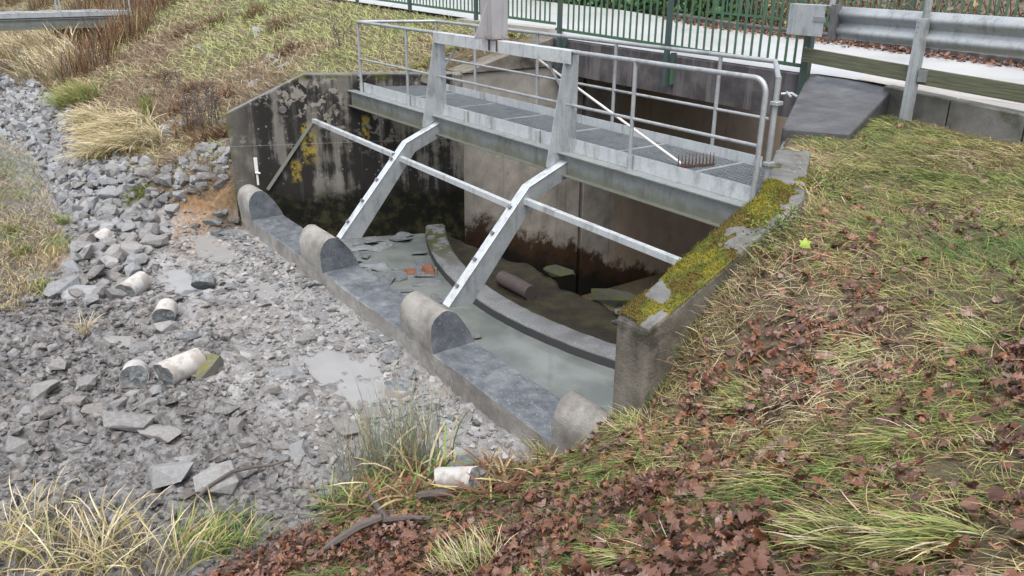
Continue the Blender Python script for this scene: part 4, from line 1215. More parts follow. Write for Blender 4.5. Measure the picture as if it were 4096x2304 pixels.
cc_ = mc[RNG.integers(0, 7, n)] * RNG.uniform(0.85, 1.15, (n, 1)) * (0.52 + 0.46 * pl_) * (np.array([[1.05, 0.99, 0.95]]) * (1 - pl_) + pl_ * np.array([[1.0, 0.99, 0.98]]))
Pp = np.column_stack([gx, gy_, gz + 0.03 * S])
merged("mud_rubble", Pp[isl], S[isl] * 1.25, Rr[isl], flat_b, cc_[isl], M['rubble'])
merged("mud_clods", Pp[~isl], S[~isl], rot_mats((~isl).sum(), 0.6), clod_b, cc_[~isl], M['rubble'])

# larger loose stones on the bed, one by one
def loose(dx, dy, s, label, mat='mudstone', seed=None, flat=0.7, name="stone", stretch=1.2, tilt=0.2, sink=0.12, n=14, yaw=None, roll=None):
    p = at(dx, dy); me = rock_mesh(name, seed if seed is not None else random.randint(300, 9999), M[mat], n=n, flat=flat, boxy=0.8)
    o = link(name, me)
    q = Matrix.Rotation(yaw if yaw is not None else random.uniform(0, 6.28), 3, 'Z') @ Matrix.Rotation(roll if roll is not None else random.gauss(0, tilt), 3, 'X')
    o.matrix_world = Matrix.LocRotScale(Vector((p[0], p[1], p[2] + s * (0.5 * flat * 0.7 - sink))), q.to_quaternion(), Vector((s * stretch, s, s)))
    return tag(o, label, "stone")
loose(268, 672, 0.34, "white triangular stone standing among brown stones below the spoil heap", 'whitestone', 41, 0.5, stretch=1.1, roll=0.9, yaw=0.6)
loose(278, 580, 0.34, "large pale boulder at the foot of the riprap beside a white core", 'riprap', 42, 0.8)
loose(330, 1080, 0.40, "pale flat stone slab tilted on the mud at left", 'riprap', 43, 0.5, stretch=1.4, roll=0.3, yaw=0.8, sink=0.02, n=20)
loose(400, 1098, 0.34, "darker flat slab lying beside the pale slab on the mud", 'mudstone', 44, 0.5, stretch=1.4, yaw=0.7, sink=0.05, n=20)
loose(432, 1215, 0.36, "grey three-sided boulder near the bottom left dry grass", 'riprap', 45, 0.9)
loose(555, 1232, 0.38, "grey rounded mud-covered boulder behind the long stick", 'mudstone', 46, 0.8)
loose(48, 1112, 0.34, "round dark stone at the left edge of the mud", 'mudstone', 47, 0.9)
loose(108, 1000, 0.33, "brown muddy boulder with clods on the left of the bed", 'mudstone', 48, 0.9)
loose(200, 742, 0.36, "flat oval grey stone at the end of the spoil ridge", 'riprap', 49, 0.4, stretch=1.5, yaw=0.9)
loose(690, 945, 0.36, "long flat muddy stone in the middle of the bed", 'mudstone', 50, 0.35, stretch=1.7, yaw=1.2)
loose(528, 935, 0.36, "moss-capped stone beside the longest pale core", 'mosscap', 51, 0.75, stretch=1.3)
loose(420, 835, 0.26, "angular brown stone just below the dark-ended core", 'mudstone', 52, 0.8)
loose(300, 865, 0.34, "dark blocky stone left of the mid-bed stones", 'mudstone', 53, 0.8, stretch=1.4)
loose(355, 880, 0.24, "grey angular stone next to the dark blocky stone", 'riprap', 54, 0.8)
loose(475, 855, 0.24, "slate-grey stone with a rusty side in the middle of the bed", 'slate', 55, 0.8)
loose(510, 865, 0.22, "pale grey stone right of the slate-grey one", 'riprap', 56, 0.7)
loose(545, 760, 0.22, "small grey stone between the disc and the sill", 'riprap', 57, 0.6)
loose(720, 680, 0.20, "mud-smeared stone beside the first slot of the weir", 'mudstone', 58, 0.6)
loose(940, 1045, 0.30, "cracked slab of dried mud behind the rushes", 'mudstone', 59, 0.5, stretch=1.4)
loose(870, 1085, 0.30, "thick mud slab left of the rushes", 'mudstone', 60, 0.6, stretch=1.4)
loose(1195, 1175, 0.42, "dark flat slate by the leaf edge below the last slot", 'slate', 61, 0.12, stretch=1.5, tilt=0.05, yaw=0.3)
loose(1265, 1175, 0.34, "dark curled slate beside the grass tuft under the weir", 'slate', 62, 0.15, stretch=1.4, tilt=0.1)
loose(405, 655, 0.30, "upright white shard standing in the wet mud", 'whitestone', 63, 0.22, stretch=1.0, roll=1.2, yaw=0.4)
loose(497, 737, 0.36, "long thin slate under the leaning grey disc", 'slate', 64, 0.18, stretch=1.9, tilt=0.05, yaw=1.0)
loose(600, 700, 0.26, "curved blue-grey shard lying on the mud", 'slate', 65, 0.2, stretch=1.3)
loose(590, 722, 0.20, "small blue-grey shard in front of the curved one", 'slate', 66, 0.25)
loose(985, 872, 0.40, "long slate splinter lying against the sill", 'slate', 67, 0.2, stretch=2.2, tilt=0.05, yaw=2.55)
loose(975, 905, 0.36, "pale splinter parallel to the slate beside the sill", 'mudstone', 68, 0.2, stretch=2.0, tilt=0.05, yaw=2.6)
loose(1005, 1140, 0.26, "white stone half hidden in the rushes", 'whitestone', 69, 0.7)
for k, (dx, dy) in enumerate([(535, 570), (560, 545), (590, 560), (575, 590), (600, 600), (545, 590)]):
    tag(loose(dx, dy, random.uniform(0.22, 0.32), None, 'slate', 400 + k, 0.6), "dark slate block in the soil pocket beside the weir's far end", "stone", "slate blocks by the weir end")
for k in range(26):
    dx, dy = random.choice([(620 + random.uniform(-60, 60), 605 + random.uniform(-22, 30)), (800 + random.uniform(-60, 40), 735 + random.uniform(-25, 50)), (960 + random.uniform(-50, 20), 870 + random.uniform(-20, 40))])
    tag(loose(dx, dy, random.uniform(0.10, 0.2), None, 'slate', 430 + k, 0.4), "small broken slate piece along the upstream foot of the sill", "stone", "slate chips along the sill")
for k in range(60):
    dx, dy = random.uniform(0, 850), random.uniform(830, 1200)
    tag(loose(dx, dy, random.uniform(0.13, 0.24), None, 'mudstone', 500 + k, 0.6), "mud-coated stone scattered over the drained bed", "stone", "stones scattered on the bed")

# slate rubble standing out of the basin water
for k in range(70):
    x = random.uniform(-0.4, 3.4); y = random.uniform(-1.25, 0.75 - 0.28 * max(0, x))
    if y > -0.05 + 0.0735 * (x - 4) ** 2 - 0.1 or x < -0.2 + 0.41 * y: continue
    if x > 2.0 and random.random() < 0.6: continue
    s = random.uniform(0.22, 0.55)
    o = link("slate_slab", rock_mesh("slate_slab", 600 + k, M['slate'], n=11, flat=0.22, boxy=0.8))
    o.matrix_world = Matrix.LocRotScale(Vector((x, y, -2.665 + random.uniform(-0.012, 0.05))), (Matrix.Rotation(random.uniform(0, 6.28), 3, 'Z') @ Matrix.Rotation(random.gauss(0, 0.1), 3, 'X')).to_quaternion(), Vector((s * 1.4, s, s * 0.9)))
    tag(o, "dark wet slate slab lying in the shallow basin water", "stone", "slate slabs in the basin")
for k, (x, y) in enumerate([(4.45, -0.62), (3.55, -0.75)]):
    o = link("slate_slab", rock_mesh("slate_slab", 690 + k, M['slate'], n=12, flat=0.5))
    o.matrix_world = Matrix.LocRotScale(Vector((x, y, -2.64)), Matrix.Rotation(1.0 + k, 3, 'Z').to_quaternion(), Vector((0.3, 0.22, 0.2)))
    tag(o, ["dark pointed slate beside the foot of the near cranked leg", "dark slate in the open water behind the middle crest block"][k], "stone")
for k, (x, y, s, lb) in enumerate([(3.25, 1.75, 0.62, "round moss-covered boulder at the broken apron edge"), (4.6, 1.75, 0.7, "long mossy boulder near the right wall on the apron"), (5.25, 1.35, 0.3, "grey wet stone in the corner beside the right wall"), (4.95, 1.55, 0.28, "slate-grey stone next to the corner stone on the apron")]):
    o = link("boulder", rock_mesh("boulder", 700 + k, M['mossstone'] if k < 2 else M['slate'], n=18, flat=0.7, boxy=0.3))
    o.matrix_world = Matrix.LocRotScale(Vector((x, y, -2.66 + 0.1 * s)), Matrix.Rotation(0.4 * k, 3, 'Z').to_quaternion(), Vector((s * 1.2, s * 0.8, s * 0.6)))
    tag(o, lb, "stone")

# ------------------------------------------------------------------ drilled concrete cores
def core(p0, p1, r, label, name="concrete_core", end=0.04, lift=None, z=None, half=False):
    p0 = Vector(p0); p1 = Vector(p1); d = (p1 - p0); L = d.length; d.normalize()
    ref = Vector((0, 0, 1)) if abs(d.z) < 0.9 else Vector((1, 0, 0))
    a = d.cross(ref).normalized(); b = a.cross(d).normalized()
    n = 28; V = []; F = []; mi = []; sd_ = random.uniform(0, 90)
    rows = [(0.0, 0.0), (0.0, 0.55), (0.0, 0.97), (0.012, 1.0), (0.33, 1.0), (0.66, 1.0), (0.988, 1.0), (1.0, 0.97), (1.0, 0.5), (1.0, 0.0)]
    m_ = MB()
    for k, (t_, rr) in enumerate(rows):
        for i in range(n):
            an = 2 * math.pi * i / n
            jit = 0.0
            if k < 3 or k > 6:
                u_, w_ = rr * math.cos(an), rr * math.sin(an)
                jit = 2.2 * end * float(fbm(np.array([u_ * 2.2 + sd_]), np.array([w_ * 2.2]), 3, 7)[0])
            skew = end * 0.9 * math.cos(an + 0.7) * (1 if k < 4 else -0.4 if k > 5 else 0)
            pt = p0 + d * (L * t_ + jit + skew * rr) + (a * math.cos(an) + b * math.sin(an)) * (r * rr * (1 + random.uniform(-0.004, 0.004)))
            V.append(pt)
    for k in range(len(rows) - 1):
        for i in range(n):
            j = (i + 1) % n; F.append((k * n + i, k * n + j, (k + 1) * n + j, (k + 1) * n + i)); mi.append(1 if k < 2 or k > 6 else 0)
    m_.add(V, F); m_.m = mi
    o = m_.build(name, [M['core'], M['corebreak']], loc=tuple((p0 + p1) / 2), smooth=True)
    return tag(o, label, "concrete core")
def core_px(q0, q1, r, L, label, tilt=0.0, **kw):
    a = at(*q0); b = at(*q1); d = np.array([b[0] - a[0], b[1] - a[1], 0.0]); d /= np.linalg.norm(d)
    c_ = (a + b) / 2; c_[2] = float(ground(c_[0], c_[1], False)) + r * 0.72
    d[2] = tilt; d /= np.linalg.norm(d)
    return core(c_ - d * L / 2, c_ + d * L / 2, r, label, **kw)
core_px((240, 622), (275, 606), 0.125, 0.32, "white concrete core resting on stones under the riprap", tilt=0.1)
core_px((318, 750), (362, 725), 0.14, 0.42, "pale concrete core with broken grey end below the spoil ridge", tilt=0.05)
core_px((410, 822), (428, 785), 0.135, 0.30, "short concrete core whose dark broken end faces the viewer, mid bed")
core_px((342, 990), (346, 940), 0.145, 0.28, "stubby white core with rough grey end beside the longest core", tilt=-0.25)
core_px((428, 965), (492, 928), 0.145, 0.44, "longest smooth white core lying diagonally on the mud")
a_ = at(512, 730); core(a_ + np.array([0.02, 0.0, 0.09]), a_ + np.array([-0.05, 0.05, 0.17]), 0.165, "thin grey concrete disc leaning on the mud near the sill", end=0.012).data.materials[0] = M['corebreak']
a_ = at(1000, 990); core(a_ + np.array([0, 0, -0.05]), a_ + np.array([0.01, 0.02, 0.10]), 0.17, "low mud-brown core stump standing behind the rushes", end=0.015)
a_ = at(1105, 1245); b_ = at(1205, 1232); a_[2] += 0.14; b_[2] += 0.11
core(a_ + (b_ - a_) * 0.06, a_ + (b_ - a_) * 0.94, 0.09, "pale lilac core broken at its left end, lying on fallen leaves", end=0.035)

# ------------------------------------------------------------------ wood
def stick(name, pts, rs, label, cat="branch", mat='bark', loc=None, n=7):
    m_ = MB(); m_.tube(pts, list(rs), n)
    o = m_.build(name, M[mat], loc=tuple(pts[0]), smooth=True); return tag(o, label, cat)
pts = [at(*q, l) for q, l in (((480, 1285), 0.05), ((530, 1262), 0.14), ((590, 1235), 0.17), ((640, 1210), 0.16), ((690, 1193), 0.14), ((735, 1190), 0.10))]
stick("branch", [Vector(p) for p in pts], (0.018, 0.017, 0.016, 0.014, 0.012, 0.006), "long bent grey stick lying across the mud above the dry grass")
pts = [at(*q, l) for q, l in (((795, 1405), 0.06), ((850, 1382), 0.10), ((910, 1352), 0.13), ((965, 1335), 0.14))]
stick("branch", [Vector(p) for p in pts], (0.012, 0.028, 0.035, 0.03), "dark forked branch half buried in leaves at the bottom")
pts = [at(*q, l) for q, l in (((890, 1225), 0.12), ((930, 1270), 0.10), ((975, 1325), 0.07))]
stick("branch", [Vector(p) for p in pts], (0.013, 0.022, 0.03), "grey-brown branch running down from the rushes to the fork")
pts = [at(*q, l) for q, l in (((965, 1335), 0.11), ((1030, 1330), 0.11), ((1085, 1322), 0.08))]
stick("branch", [Vector(p) for p in pts], (0.022, 0.022, 0.012), "short dark branch lying right of the fork")
pts = [at(*q, l) for q, l in (((1055, 1275), 0.10), ((1090, 1272), 0.11), ((1130, 1268), 0.10))]
stick("branch", [Vector(p) for p in pts], (0.03, 0.033, 0.03), "stub of dark wood just below the lilac core")
pts = [at(*q, l) for q, l in (((2130, 760), 0.04), ((2260, 752), 0.05), ((2400, 745), 0.04))]
stick("branch", [Vector(p) for p in pts], (0.005, 0.006, 0.003), "thin straight twig lying in the grass on the right bank")
m_ = MB(); m_.tube([(3.02, 0.78, -2.56), (3.35, 0.79, -2.555), (3.78, 0.79, -2.56)], [0.115, 0.12, 0.115], 14)
tag(m_.build("log", M['log'], loc=(3.4, 0.79, -2.66), smooth=True), "short sawn log lying on the mossy apron behind the sill", "log")
m_ = MB(); m_.add([(1.80, 0.0, -2.66), (2.05, -0.06, -2.67), (2.16, 0.10, -2.66), (1.93, 0.22, -2.67), (1.84, 0.03, -2.54), (2.04, 0.0, -2.55), (2.10, 0.09, -2.57), (1.92, 0.16, -2.53)],
    [(0, 3, 2, 1), (4, 5, 6, 7), (0, 1, 5, 4), (1, 2, 6, 5), (2, 3, 7, 6), (3, 0, 4, 7)])
tag(m_.build("wood_chunk", M['redwood'], loc=(1.98, 0.05, -2.66), bevel=0.02), "red-brown chunk of rotten wood standing in the basin water", "wood")
m_ = MB(); m_.add([(1.62, -0.22, -2.66), (1.85, -0.27, -2.66), (1.92, -0.1, -2.66), (1.72, -0.05, -2.66), (1.66, -0.2, -2.61), (1.83, -0.22, -2.62), (1.87, -0.12, -2.61), (1.73, -0.09, -2.60)],
    [(0, 3, 2, 1), (4, 5, 6, 7), (0, 1, 5, 4), (1, 2, 6, 5), (2, 3, 7, 6), (3, 0, 4, 7)])
tag(m_.build("wood_chunk", M['redwood'], loc=(1.77, -0.15, -2.66), bevel=0.015), "flat brown bark piece in front of the red-brown chunk in the water", "wood")

# ------------------------------------------------------------------ grass, leaves, moss
def blades(name, P, N, H, L, W, th0, th1, col, segs=3, mat='grass', kind="stuff", tip=1.15, twist=None, loc=None, parent=None, curl=0.5):
    """ribbons that leave the ground at angle th0 from N towards H and end at th1"""
    n = len(P); side = np.cross(N, H); side /= np.linalg.norm(side, axis=1, keepdims=True) + 1e-9
    if twist is None: twist = RNG.uniform(-0.9, 0.9, n)
    pts = [P]; c = P; swirl = RNG.normal(0, curl, n)
    for k in range(segs):
        th = th0 + (th1 - th0) * (k + 0.5) / segs; ya = swirl * (k + 0.5) / segs
        Hk = H * np.cos(ya)[:, None] + side * np.sin(ya)[:, None]
        d = N * np.cos(th)[:, None] + Hk * np.sin(th)[:, None]
        c = c + d * (L / segs)[:, None]; pts.append(c)
    up = N * np.cos(th0 * 0.5 + th1 * 0.5 - np.pi / 2)[:, None] + H * np.sin(th0 * 0.5 + th1 * 0.5 - np.pi / 2)[:, None]
    sv = side * np.cos(twist)[:, None] + up * np.sin(twist)[:, None]
    V = np.zeros((n, 2 * segs + 1, 3), np.float32); C = np.zeros((n, 2 * segs + 1, 3), np.float32)
    for k in range(segs):
        w = W * (1.0 - 0.25 * k / segs) * (0.75 if k == 0 else 1.0)
        V[:, 2 * k] = pts[k] - sv * (w / 2)[:, None]; V[:, 2 * k + 1] = pts[k] + sv * (w / 2)[:, None]
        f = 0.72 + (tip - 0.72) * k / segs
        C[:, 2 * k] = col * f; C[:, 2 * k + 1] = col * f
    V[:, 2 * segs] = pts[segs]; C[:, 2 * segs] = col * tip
    b = (np.arange(n) * (2 * segs + 1))[:, None]
    q = np.concatenate([b + np.array([[2 * k, 2 * k + 1, 2 * k + 3, 2 * k + 2]]) for k in range(segs - 1)], 0) if segs > 1 else np.zeros((0, 4), int)
    t3 = b + np.array([[2 * segs - 2, 2 * segs - 1, 2 * segs]])
    o = np_mesh(name, V.reshape(-1, 3), [q.astype(int), t3.astype(int)], M[mat], C.reshape(-1, 3), parent=parent, loc=loc)
    if kind: o["kind"] = kind
    return o

def hdir(N, ang):
    """unit vector in the plane of the ground at heading ang"""
    h = np.stack([np.cos(ang), np.sin(ang), np.zeros_like(ang)], -1)
    h = h - N * np.sum(h * N, 1, keepdims=True); return h / np.linalg.norm(h, axis=1, keepdims=True)

PAL = dict(straw=(0.40, 0.32, 0.155), pale=(0.52, 0.45, 0.30), yg=(0.265, 0.275, 0.085), green=(0.095, 0.165, 0.04), lime=(0.20, 0.28, 0.06), brown=(0.17, 0.118, 0.065), dark=(0.06, 0.05, 0.03), rush=(0.27, 0.33, 0.25), red=(0.16, 0.065, 0.035), grey=(0.22, 0.20, 0.17))
def mixcol(n, names, w, var=0.22):
    c = np.array([PAL[k] for k in names]); i = RNG.choice(len(names), n, p=np.array(w) / sum(w))
    return c[i] * RNG.uniform(1 - var, 1 + var, (n, 1)) * RNG.uniform(0.93, 1.07, (n, 3))

def visible(P, m=200, far=90):
    p = to_px(P); return (p[:, 2] > 0.3) & (p[:, 2] < far) & (p[:, 0] > -m) & (p[:, 0] < 2576 + m) & (p[:, 1] > -m) & (p[:, 1] < 1449 + m)

def bank_ok(x, y):
    z = ground(x, y, False)
    ok = (z > -2.16) & (x > 6.6)
    ok &= ~((x < right_x(y) + 0.19) & (y > -2.1))
    ok &= ~((x < 8.80) & (y > -2.12) & (y < -0.4))
    ok &= (y < 4.28 - 0.30 * np.clip(x - 6.3, 0, 9)) 
    # keep the sloping cap clear
    ok &= ~((y > 2.05) & (x < 6.97 - 0.085 * (y - 2.05)))
    return ok
def litter(x, y):
    """how thick the leaves lie"""
    edge = -1.75 + 0.50 * (x - 9.1)
    d = 0.13 * sstep(3.2, 0.6, y - edge) + 0.87 * sstep(0.75, -0.5, y - edge)
    patch = sstep(-0.13, 0.06, fbm(x * 1.25, y * 1.25, 3, 121))
    return np.clip(d * (0.22 + 0.95 * patch) + 0.10 * sstep(0.03, 0.16, fbm(x * 1.6, y * 1.6, 3, 125)), 0, 1)

# matted grass of the right bank: combed clumps
NC = 7000
cx = RNG.uniform(6.8, 15.2, NC); cy = RNG.uniform(-7.2, 4.3, NC)
ok = bank_ok(cx, cy); cx, cy = cx[ok], cy[ok]
cz = ground(cx, cy, False); ok = visible(np.column_stack([cx, cy, cz]), 1000); cx, cy = cx[ok], cy[ok]
lt = litter(cx, cy); ok = RNG.uniform(0, 1, len(cx)) > 0.90 * lt; cx, cy, lt = cx[ok], cy[ok], lt[ok]
nb = RNG.integers(16, 44, len(cx))
dcam = np.hypot(cx - CAM[0], cy - CAM[1])
base_ang = math.radians(205)
cang = base_ang + 1.1 * fbm(cx * 0.8, cy * 0.8, 3, 131) * 5.0 + RNG.normal(0, 0.5, len(cx))
tone = fbm(cx * 0.8, cy * 0.8, 3, 137) + RNG.normal(0, 0.09, len(cx))
idx = np.repeat(np.arange(len(cx)), nb); n = len(idx)
rad = np.abs(RNG.normal(0, 0.10, n)); an = RNG.uniform(0, 2 * np.pi, n)
x = cx[idx] + rad * np.cos(an); y = cy[idx] + rad * np.sin(an)
ok = bank_ok(x, y); idx, x, y = idx[ok], x[ok], y[ok]; n = len(x)
z = ground(x, y) + 0.004; N_ = gnormal(x, y)
tn = tone[idx] + RNG.normal(0, 0.07, n)
ca = np.array([PAL['straw'], PAL['yg'], PAL['green'], PAL['pale'], PAL['brown'], PAL['lime']])
pick = np.where(tn < -0.15, 2, np.where(tn < -0.07, 5, np.where(tn < 0.06, 1, np.where(tn < 0.22, 0, 3))))
pick = np.where(RNG.uniform(0, 1, n) < 0.24, 4, pick)
col = ca[pick] * RNG.uniform(0.75, 1.25, (n, 1)) * RNG.uniform(0.94, 1.06, (n, 3))
H_ = hdir(N_, cang[idx] + RNG.normal(0, 0.8, n))
L = RNG.uniform(0.07, 0.25, n); Wd = RNG.uniform(0.003, 0.0055, n)
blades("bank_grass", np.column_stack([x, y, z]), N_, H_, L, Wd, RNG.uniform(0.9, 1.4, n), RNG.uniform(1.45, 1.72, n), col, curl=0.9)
# short undergrowth filling between
n = 36000
x = RNG.uniform(6.8, 15.2, n); y = RNG.uniform(-7.0, 4.3, n); ok = bank_ok(x, y); x, y = x[ok], y[ok]
z = ground(x, y); ok = visible(np.column_stack([x, y, z]), 1000) & (RNG.uniform(0, 1, len(x)) > 0.6 * litter(x, y)); x, y, z = x[ok], y[ok], z[ok]; n = len(x)
N_ = gnormal(x, y)
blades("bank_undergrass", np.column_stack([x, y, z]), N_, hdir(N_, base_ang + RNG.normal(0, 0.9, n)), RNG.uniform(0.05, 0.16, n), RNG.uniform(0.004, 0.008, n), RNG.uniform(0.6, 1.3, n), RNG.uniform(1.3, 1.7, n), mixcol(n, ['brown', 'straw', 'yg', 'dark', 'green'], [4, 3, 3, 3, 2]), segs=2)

# fallen leaves: lobed outlines, cupped and curled
def leaf_base(k):
    r = np.random.default_rng(900 + k)
    w = np.array([0.015, 0.17, 0.10, 0.30, 0.17, 0.37, 0.21, 0.27, 0.06]) * r.uniform(0.75, 1.25, 9)
    if k % 3 == 2: w = np.array([0.015, 0.14, 0.23, 0.29, 0.31, 0.30, 0.25, 0.15, 0.01]) * r.uniform(0.85, 1.1, 9)
    t_ = np.linspace(-0.5, 0.5, 9); cup = r.uniform(-1.6, 2.2); bend = r.uniform(-0.9, 1.2)
    V = []; asym = r.uniform(-1, 1)
    for i in range(9):
        zc_ = bend * (t_[i] ** 2 - 0.08) + r.normal(0, 0.012)
        V += [(t_[i], -w[i], zc_ + cup * w[i] ** 2 + r.normal(0, 0.045)), (t_[i] - 0.02, 0, zc_), (t_[i], w[i], zc_ + (cup + asym) * w[i] ** 2 + r.normal(0, 0.045))]
    F = []
    for i in range(8):
        a = 3 * i; F += [(a, a + 3, a + 4, a + 1), (a + 1, a + 4, a + 5, a + 2)]
    return np.array(V), np.array(F)
LB = [leaf_base(k) for k in range(15)]
lc = np.array([(0.075, 0.036, 0.025), (0.16, 0.066, 0.038), (0.115, 0.053, 0.036), (0.21, 0.105, 0.062), (0.13, 0.064, 0.046), (0.18, 0.075, 0.035), (0.18, 0.115, 0.09), (0.09, 0.045, 0.035)])
def align(N, R_):
    """turn local z to N"""
    zx = np.stack([N[:, 2], np.zeros(len(N)), -N[:, 0]], 1); zx /= np.linalg.norm(zx, axis=1, keepdims=True)
    zy = np.cross(N, zx); B = np.stack([zx, zy, N], 2); return B @ R_
n = 82000
x = RNG.uniform(6.4, 14.8, n); y = RNG.uniform(-7.2, 4.2, n)
z = ground(x, y, False); ok = (z > -2.2) & ~((x < right_x(y) + 0.2) & (y > -2.1)) & ~((x < 8.8) & (y > -2.12) & (y < -0.4)) & (y < 4.2 - 0.3 * np.clip(x - 6.3, 0, 9))
ok &= visible(np.column_stack([x, y, z]), 900)
toe_l = sstep(6.5, 7.2, x) * sstep(-3.9, -3.2, y) + sstep(7.2, 7.8, x)
dd = litter(x, y) * np.clip(toe_l, 0, 1)
ok &= RNG.uniform(0, 1, n) < dd * 0.92
x, y = x[ok], y[ok]; n = len(x); z = ground(x, y) + 0.020 + RNG.uniform(0, 0.06, n) * (0.4 + litter(x, y)); N_ = gnormal(x, y)
size = np.clip(RNG.normal(0.068, 0.022, n), 0.03, 0.12)
RL = align(N_, rot_mats(n, 0.45)); Pl = np.column_stack([x, y, z]); dc_ = np.linalg.norm(Pl - CAM, axis=1)
on = visible(Pl, 0); order = np.argsort(-(size / dc_ * on))
big = order[:300]; rest = order[300:]
leaf_meshes = []
for k in range(15):
    me = bpy.data.meshes.new("oak_leaf"); me.from_pydata([tuple(v) for v in LB[k][0]], [], [tuple(int(i) for i in f) for f in LB[k][1]])
    me.materials.append(M['leaf1']); me.polygons.foreach_set("use_smooth", [True] * len(me.polygons)); leaf_meshes.append(me)
for j, i in enumerate(big):
    o = link("oak_leaf", leaf_meshes[(j % 5) * 3 + (j // 5) % 2]); s = float(size[i])
    o.matrix_world = Matrix.LocRotScale(Vector(Pl[i].tolist()) + Vector((0, 0, 0.008)), Matrix(RL[i].tolist()).to_quaternion(), Vector((s, s, s)))
    tag(o, "brown fallen oak leaf in the thick leaf carpet nearest the viewer", "leaf", "fallen oak leaves in the foreground")
merged("leaf_litter", Pl[rest], size[rest], RL[rest], LB, lc[RNG.integers(0, 8, len(rest))] * RNG.uniform(0.8, 1.25, (len(rest), 1)), M['leaf'])
# leaves blown on the road's far edge and the kerb foot
n = 1500; x = RNG.uniform(-2.5, 13, n); y = y_far(x) - np.abs(RNG.normal(0, 0.22, n)) + 0.03; z = crest(x) + 0.07 + RNG.uniform(0, 0.06, n)
merged("roadside_leaves", np.column_stack([x, y, z]), RNG.uniform(0.06, 0.13, n), rot_mats(n, 0.4), LB, lc[RNG.integers(0, 8, n)], M['leaf'])
# a few singled out
p = at(2020, 648, 0.10)
me = leaf_meshes[3].copy(); me.materials.clear(); me.materials.append(M['yleaf'])
V = [(0, 0, 0)]; F = []
rr = [0.5, 0.33, 0.58, 0.36, 0.66, 0.38, 0.56, 0.32, 0.46, 0.26, 0.2, 0.28]
for k, r in enumerate(rr): a = 2 * math.pi * k / 12 - 0.5; V.append((r * math.cos(a), r * math.sin(a), 0.12 * math.cos(2 * a)))
F = [(0, 1 + k, 1 + (k + 1) % 12) for k in range(12)]
me = bpy.data.meshes.new("maple_leaf"); me.from_pydata(V, [], F); me.materials.append(M['yleaf'])
o = link("maple_leaf", me); v = (Vector(CAM) - Vector(p)).normalized()
o.matrix_world = Matrix.LocRotScale(Vector(p), (v + Vector((0, 0, 0.9))).normalized().to_track_quat('Z', 'Y'), Vector((0.10, 0.12, 0.12)))
tag(o, "bright yellow-green lobed leaf standing up in the grass right of the mossy wall", "leaf")

# dam face grass: short, pale, seen from far
def dam_pts(n, poly, jitter=True):
    bx = np.array(poly); u = RNG.uniform(bx[:, 0].min(), bx[:, 0].max(), n * 3); v = RNG.uniform(bx[:, 1].min(), bx[:, 1].max(), n * 3)
    k = in_poly(u, v, poly); u, v = u[k][:n], v[k][:n]
    kk = 4096 / 2576; D = (u * kk - 2048)[:, None] * _r2 + (v * kk - 1152)[:, None] * _d2 + FOC * _fw
    zt_ = -2.32 + 0.375 * 4.55
    t_ = (zt_ + 0.375 * CAM[1] - CAM[2]) / (D[:, 2] - 0.375 * D[:, 1])
    P = CAM + D * t_[:, None]; P = P[t_ > 0]
    P[:, 2] = ground(P[:, 0], P[:, 1]); return P
DG = [(-150, -160), (1500, -160), (1500, 40), (1340, 120), (1180, 200), (900, 190), (740, 190), (575, 280), (570, 420), (420, 440), (300, 410), (220, 330), (160, 270), (90, 205), (-150, 180)]
P = dam_pts(60000, DG); P = P[(P[:, 0] < left_x(P[:, 1]) - 0.2) & (P[:, 1] < 4.4) & (P[:, 0] > -75)]
n = len(P); N_ = gnormal(P[:, 0], P[:, 1]); d_ = np.linalg.norm(P - CAM, axis=1)
tn = fbm(P[:, 0] * 0.45, P[:, 1] * 0.7, 4, 151) + 0.05 * P[:, 1] - 0.06 + RNG.normal(0, 0.08, n)
ca = np.array([(0.29, 0.21, 0.13), (0.40, 0.33, 0.18), (0.45, 0.43, 0.20), (0.39, 0.42, 0.16), (0.32, 0.38, 0.13)])
pick = np.clip(((tn + 0.16) / 0.085).astype(int), 0, 4)
col = ca[pick] * RNG.uniform(0.55, 1.3, (n, 1)) * RNG.uniform(0.94, 1.06, (n, 3))
dk = RNG.uniform(0, 1, n); col = np.where((dk < 0.13)[:, None], np.array([[0.13, 0.085, 0.055]]), np.where((dk > 0.93)[:, None], np.array([[0.50, 0.46, 0.32]]), col))
H_ = hdir(N_, math.radians(235) + RNG.normal(0, 1.5, n))
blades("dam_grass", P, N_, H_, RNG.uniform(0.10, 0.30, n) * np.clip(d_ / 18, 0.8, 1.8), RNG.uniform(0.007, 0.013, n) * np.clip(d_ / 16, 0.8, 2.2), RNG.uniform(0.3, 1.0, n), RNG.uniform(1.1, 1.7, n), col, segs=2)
# scattered stones showing through the thin turf
for k in range(60):
    dx, dy = random.uniform(330, 760), random.uniform(60, 380)
    P = dam_pts(1, [(dx - 3, dy - 3), (dx + 3, dy - 3), (dx + 3, dy + 3), (dx - 3, dy + 3)])
    if len(P) == 0 or P[0][0] > left_x(P[0][1]) - 0.4 or dy < 420 - 0.6 * dx or P[0][0] > -1.2: continue
    s = random.uniform(0.2, 0.45); o = link("turf_stone", rip_meshes[k % 14])
    o.matrix_world = Matrix.LocRotScale(Vector(P[0].tolist()) + Vector((0, 0, -0.05)), Matrix(rot_mats(1, 0.3)[0].tolist()).to_quaternion(), Vector((s * 1.3, s, s * 0.6)))
    tag(o, "half-buried grey stone showing through the thin turf of the left slope", "stone", "stones in the turf of the left slope")
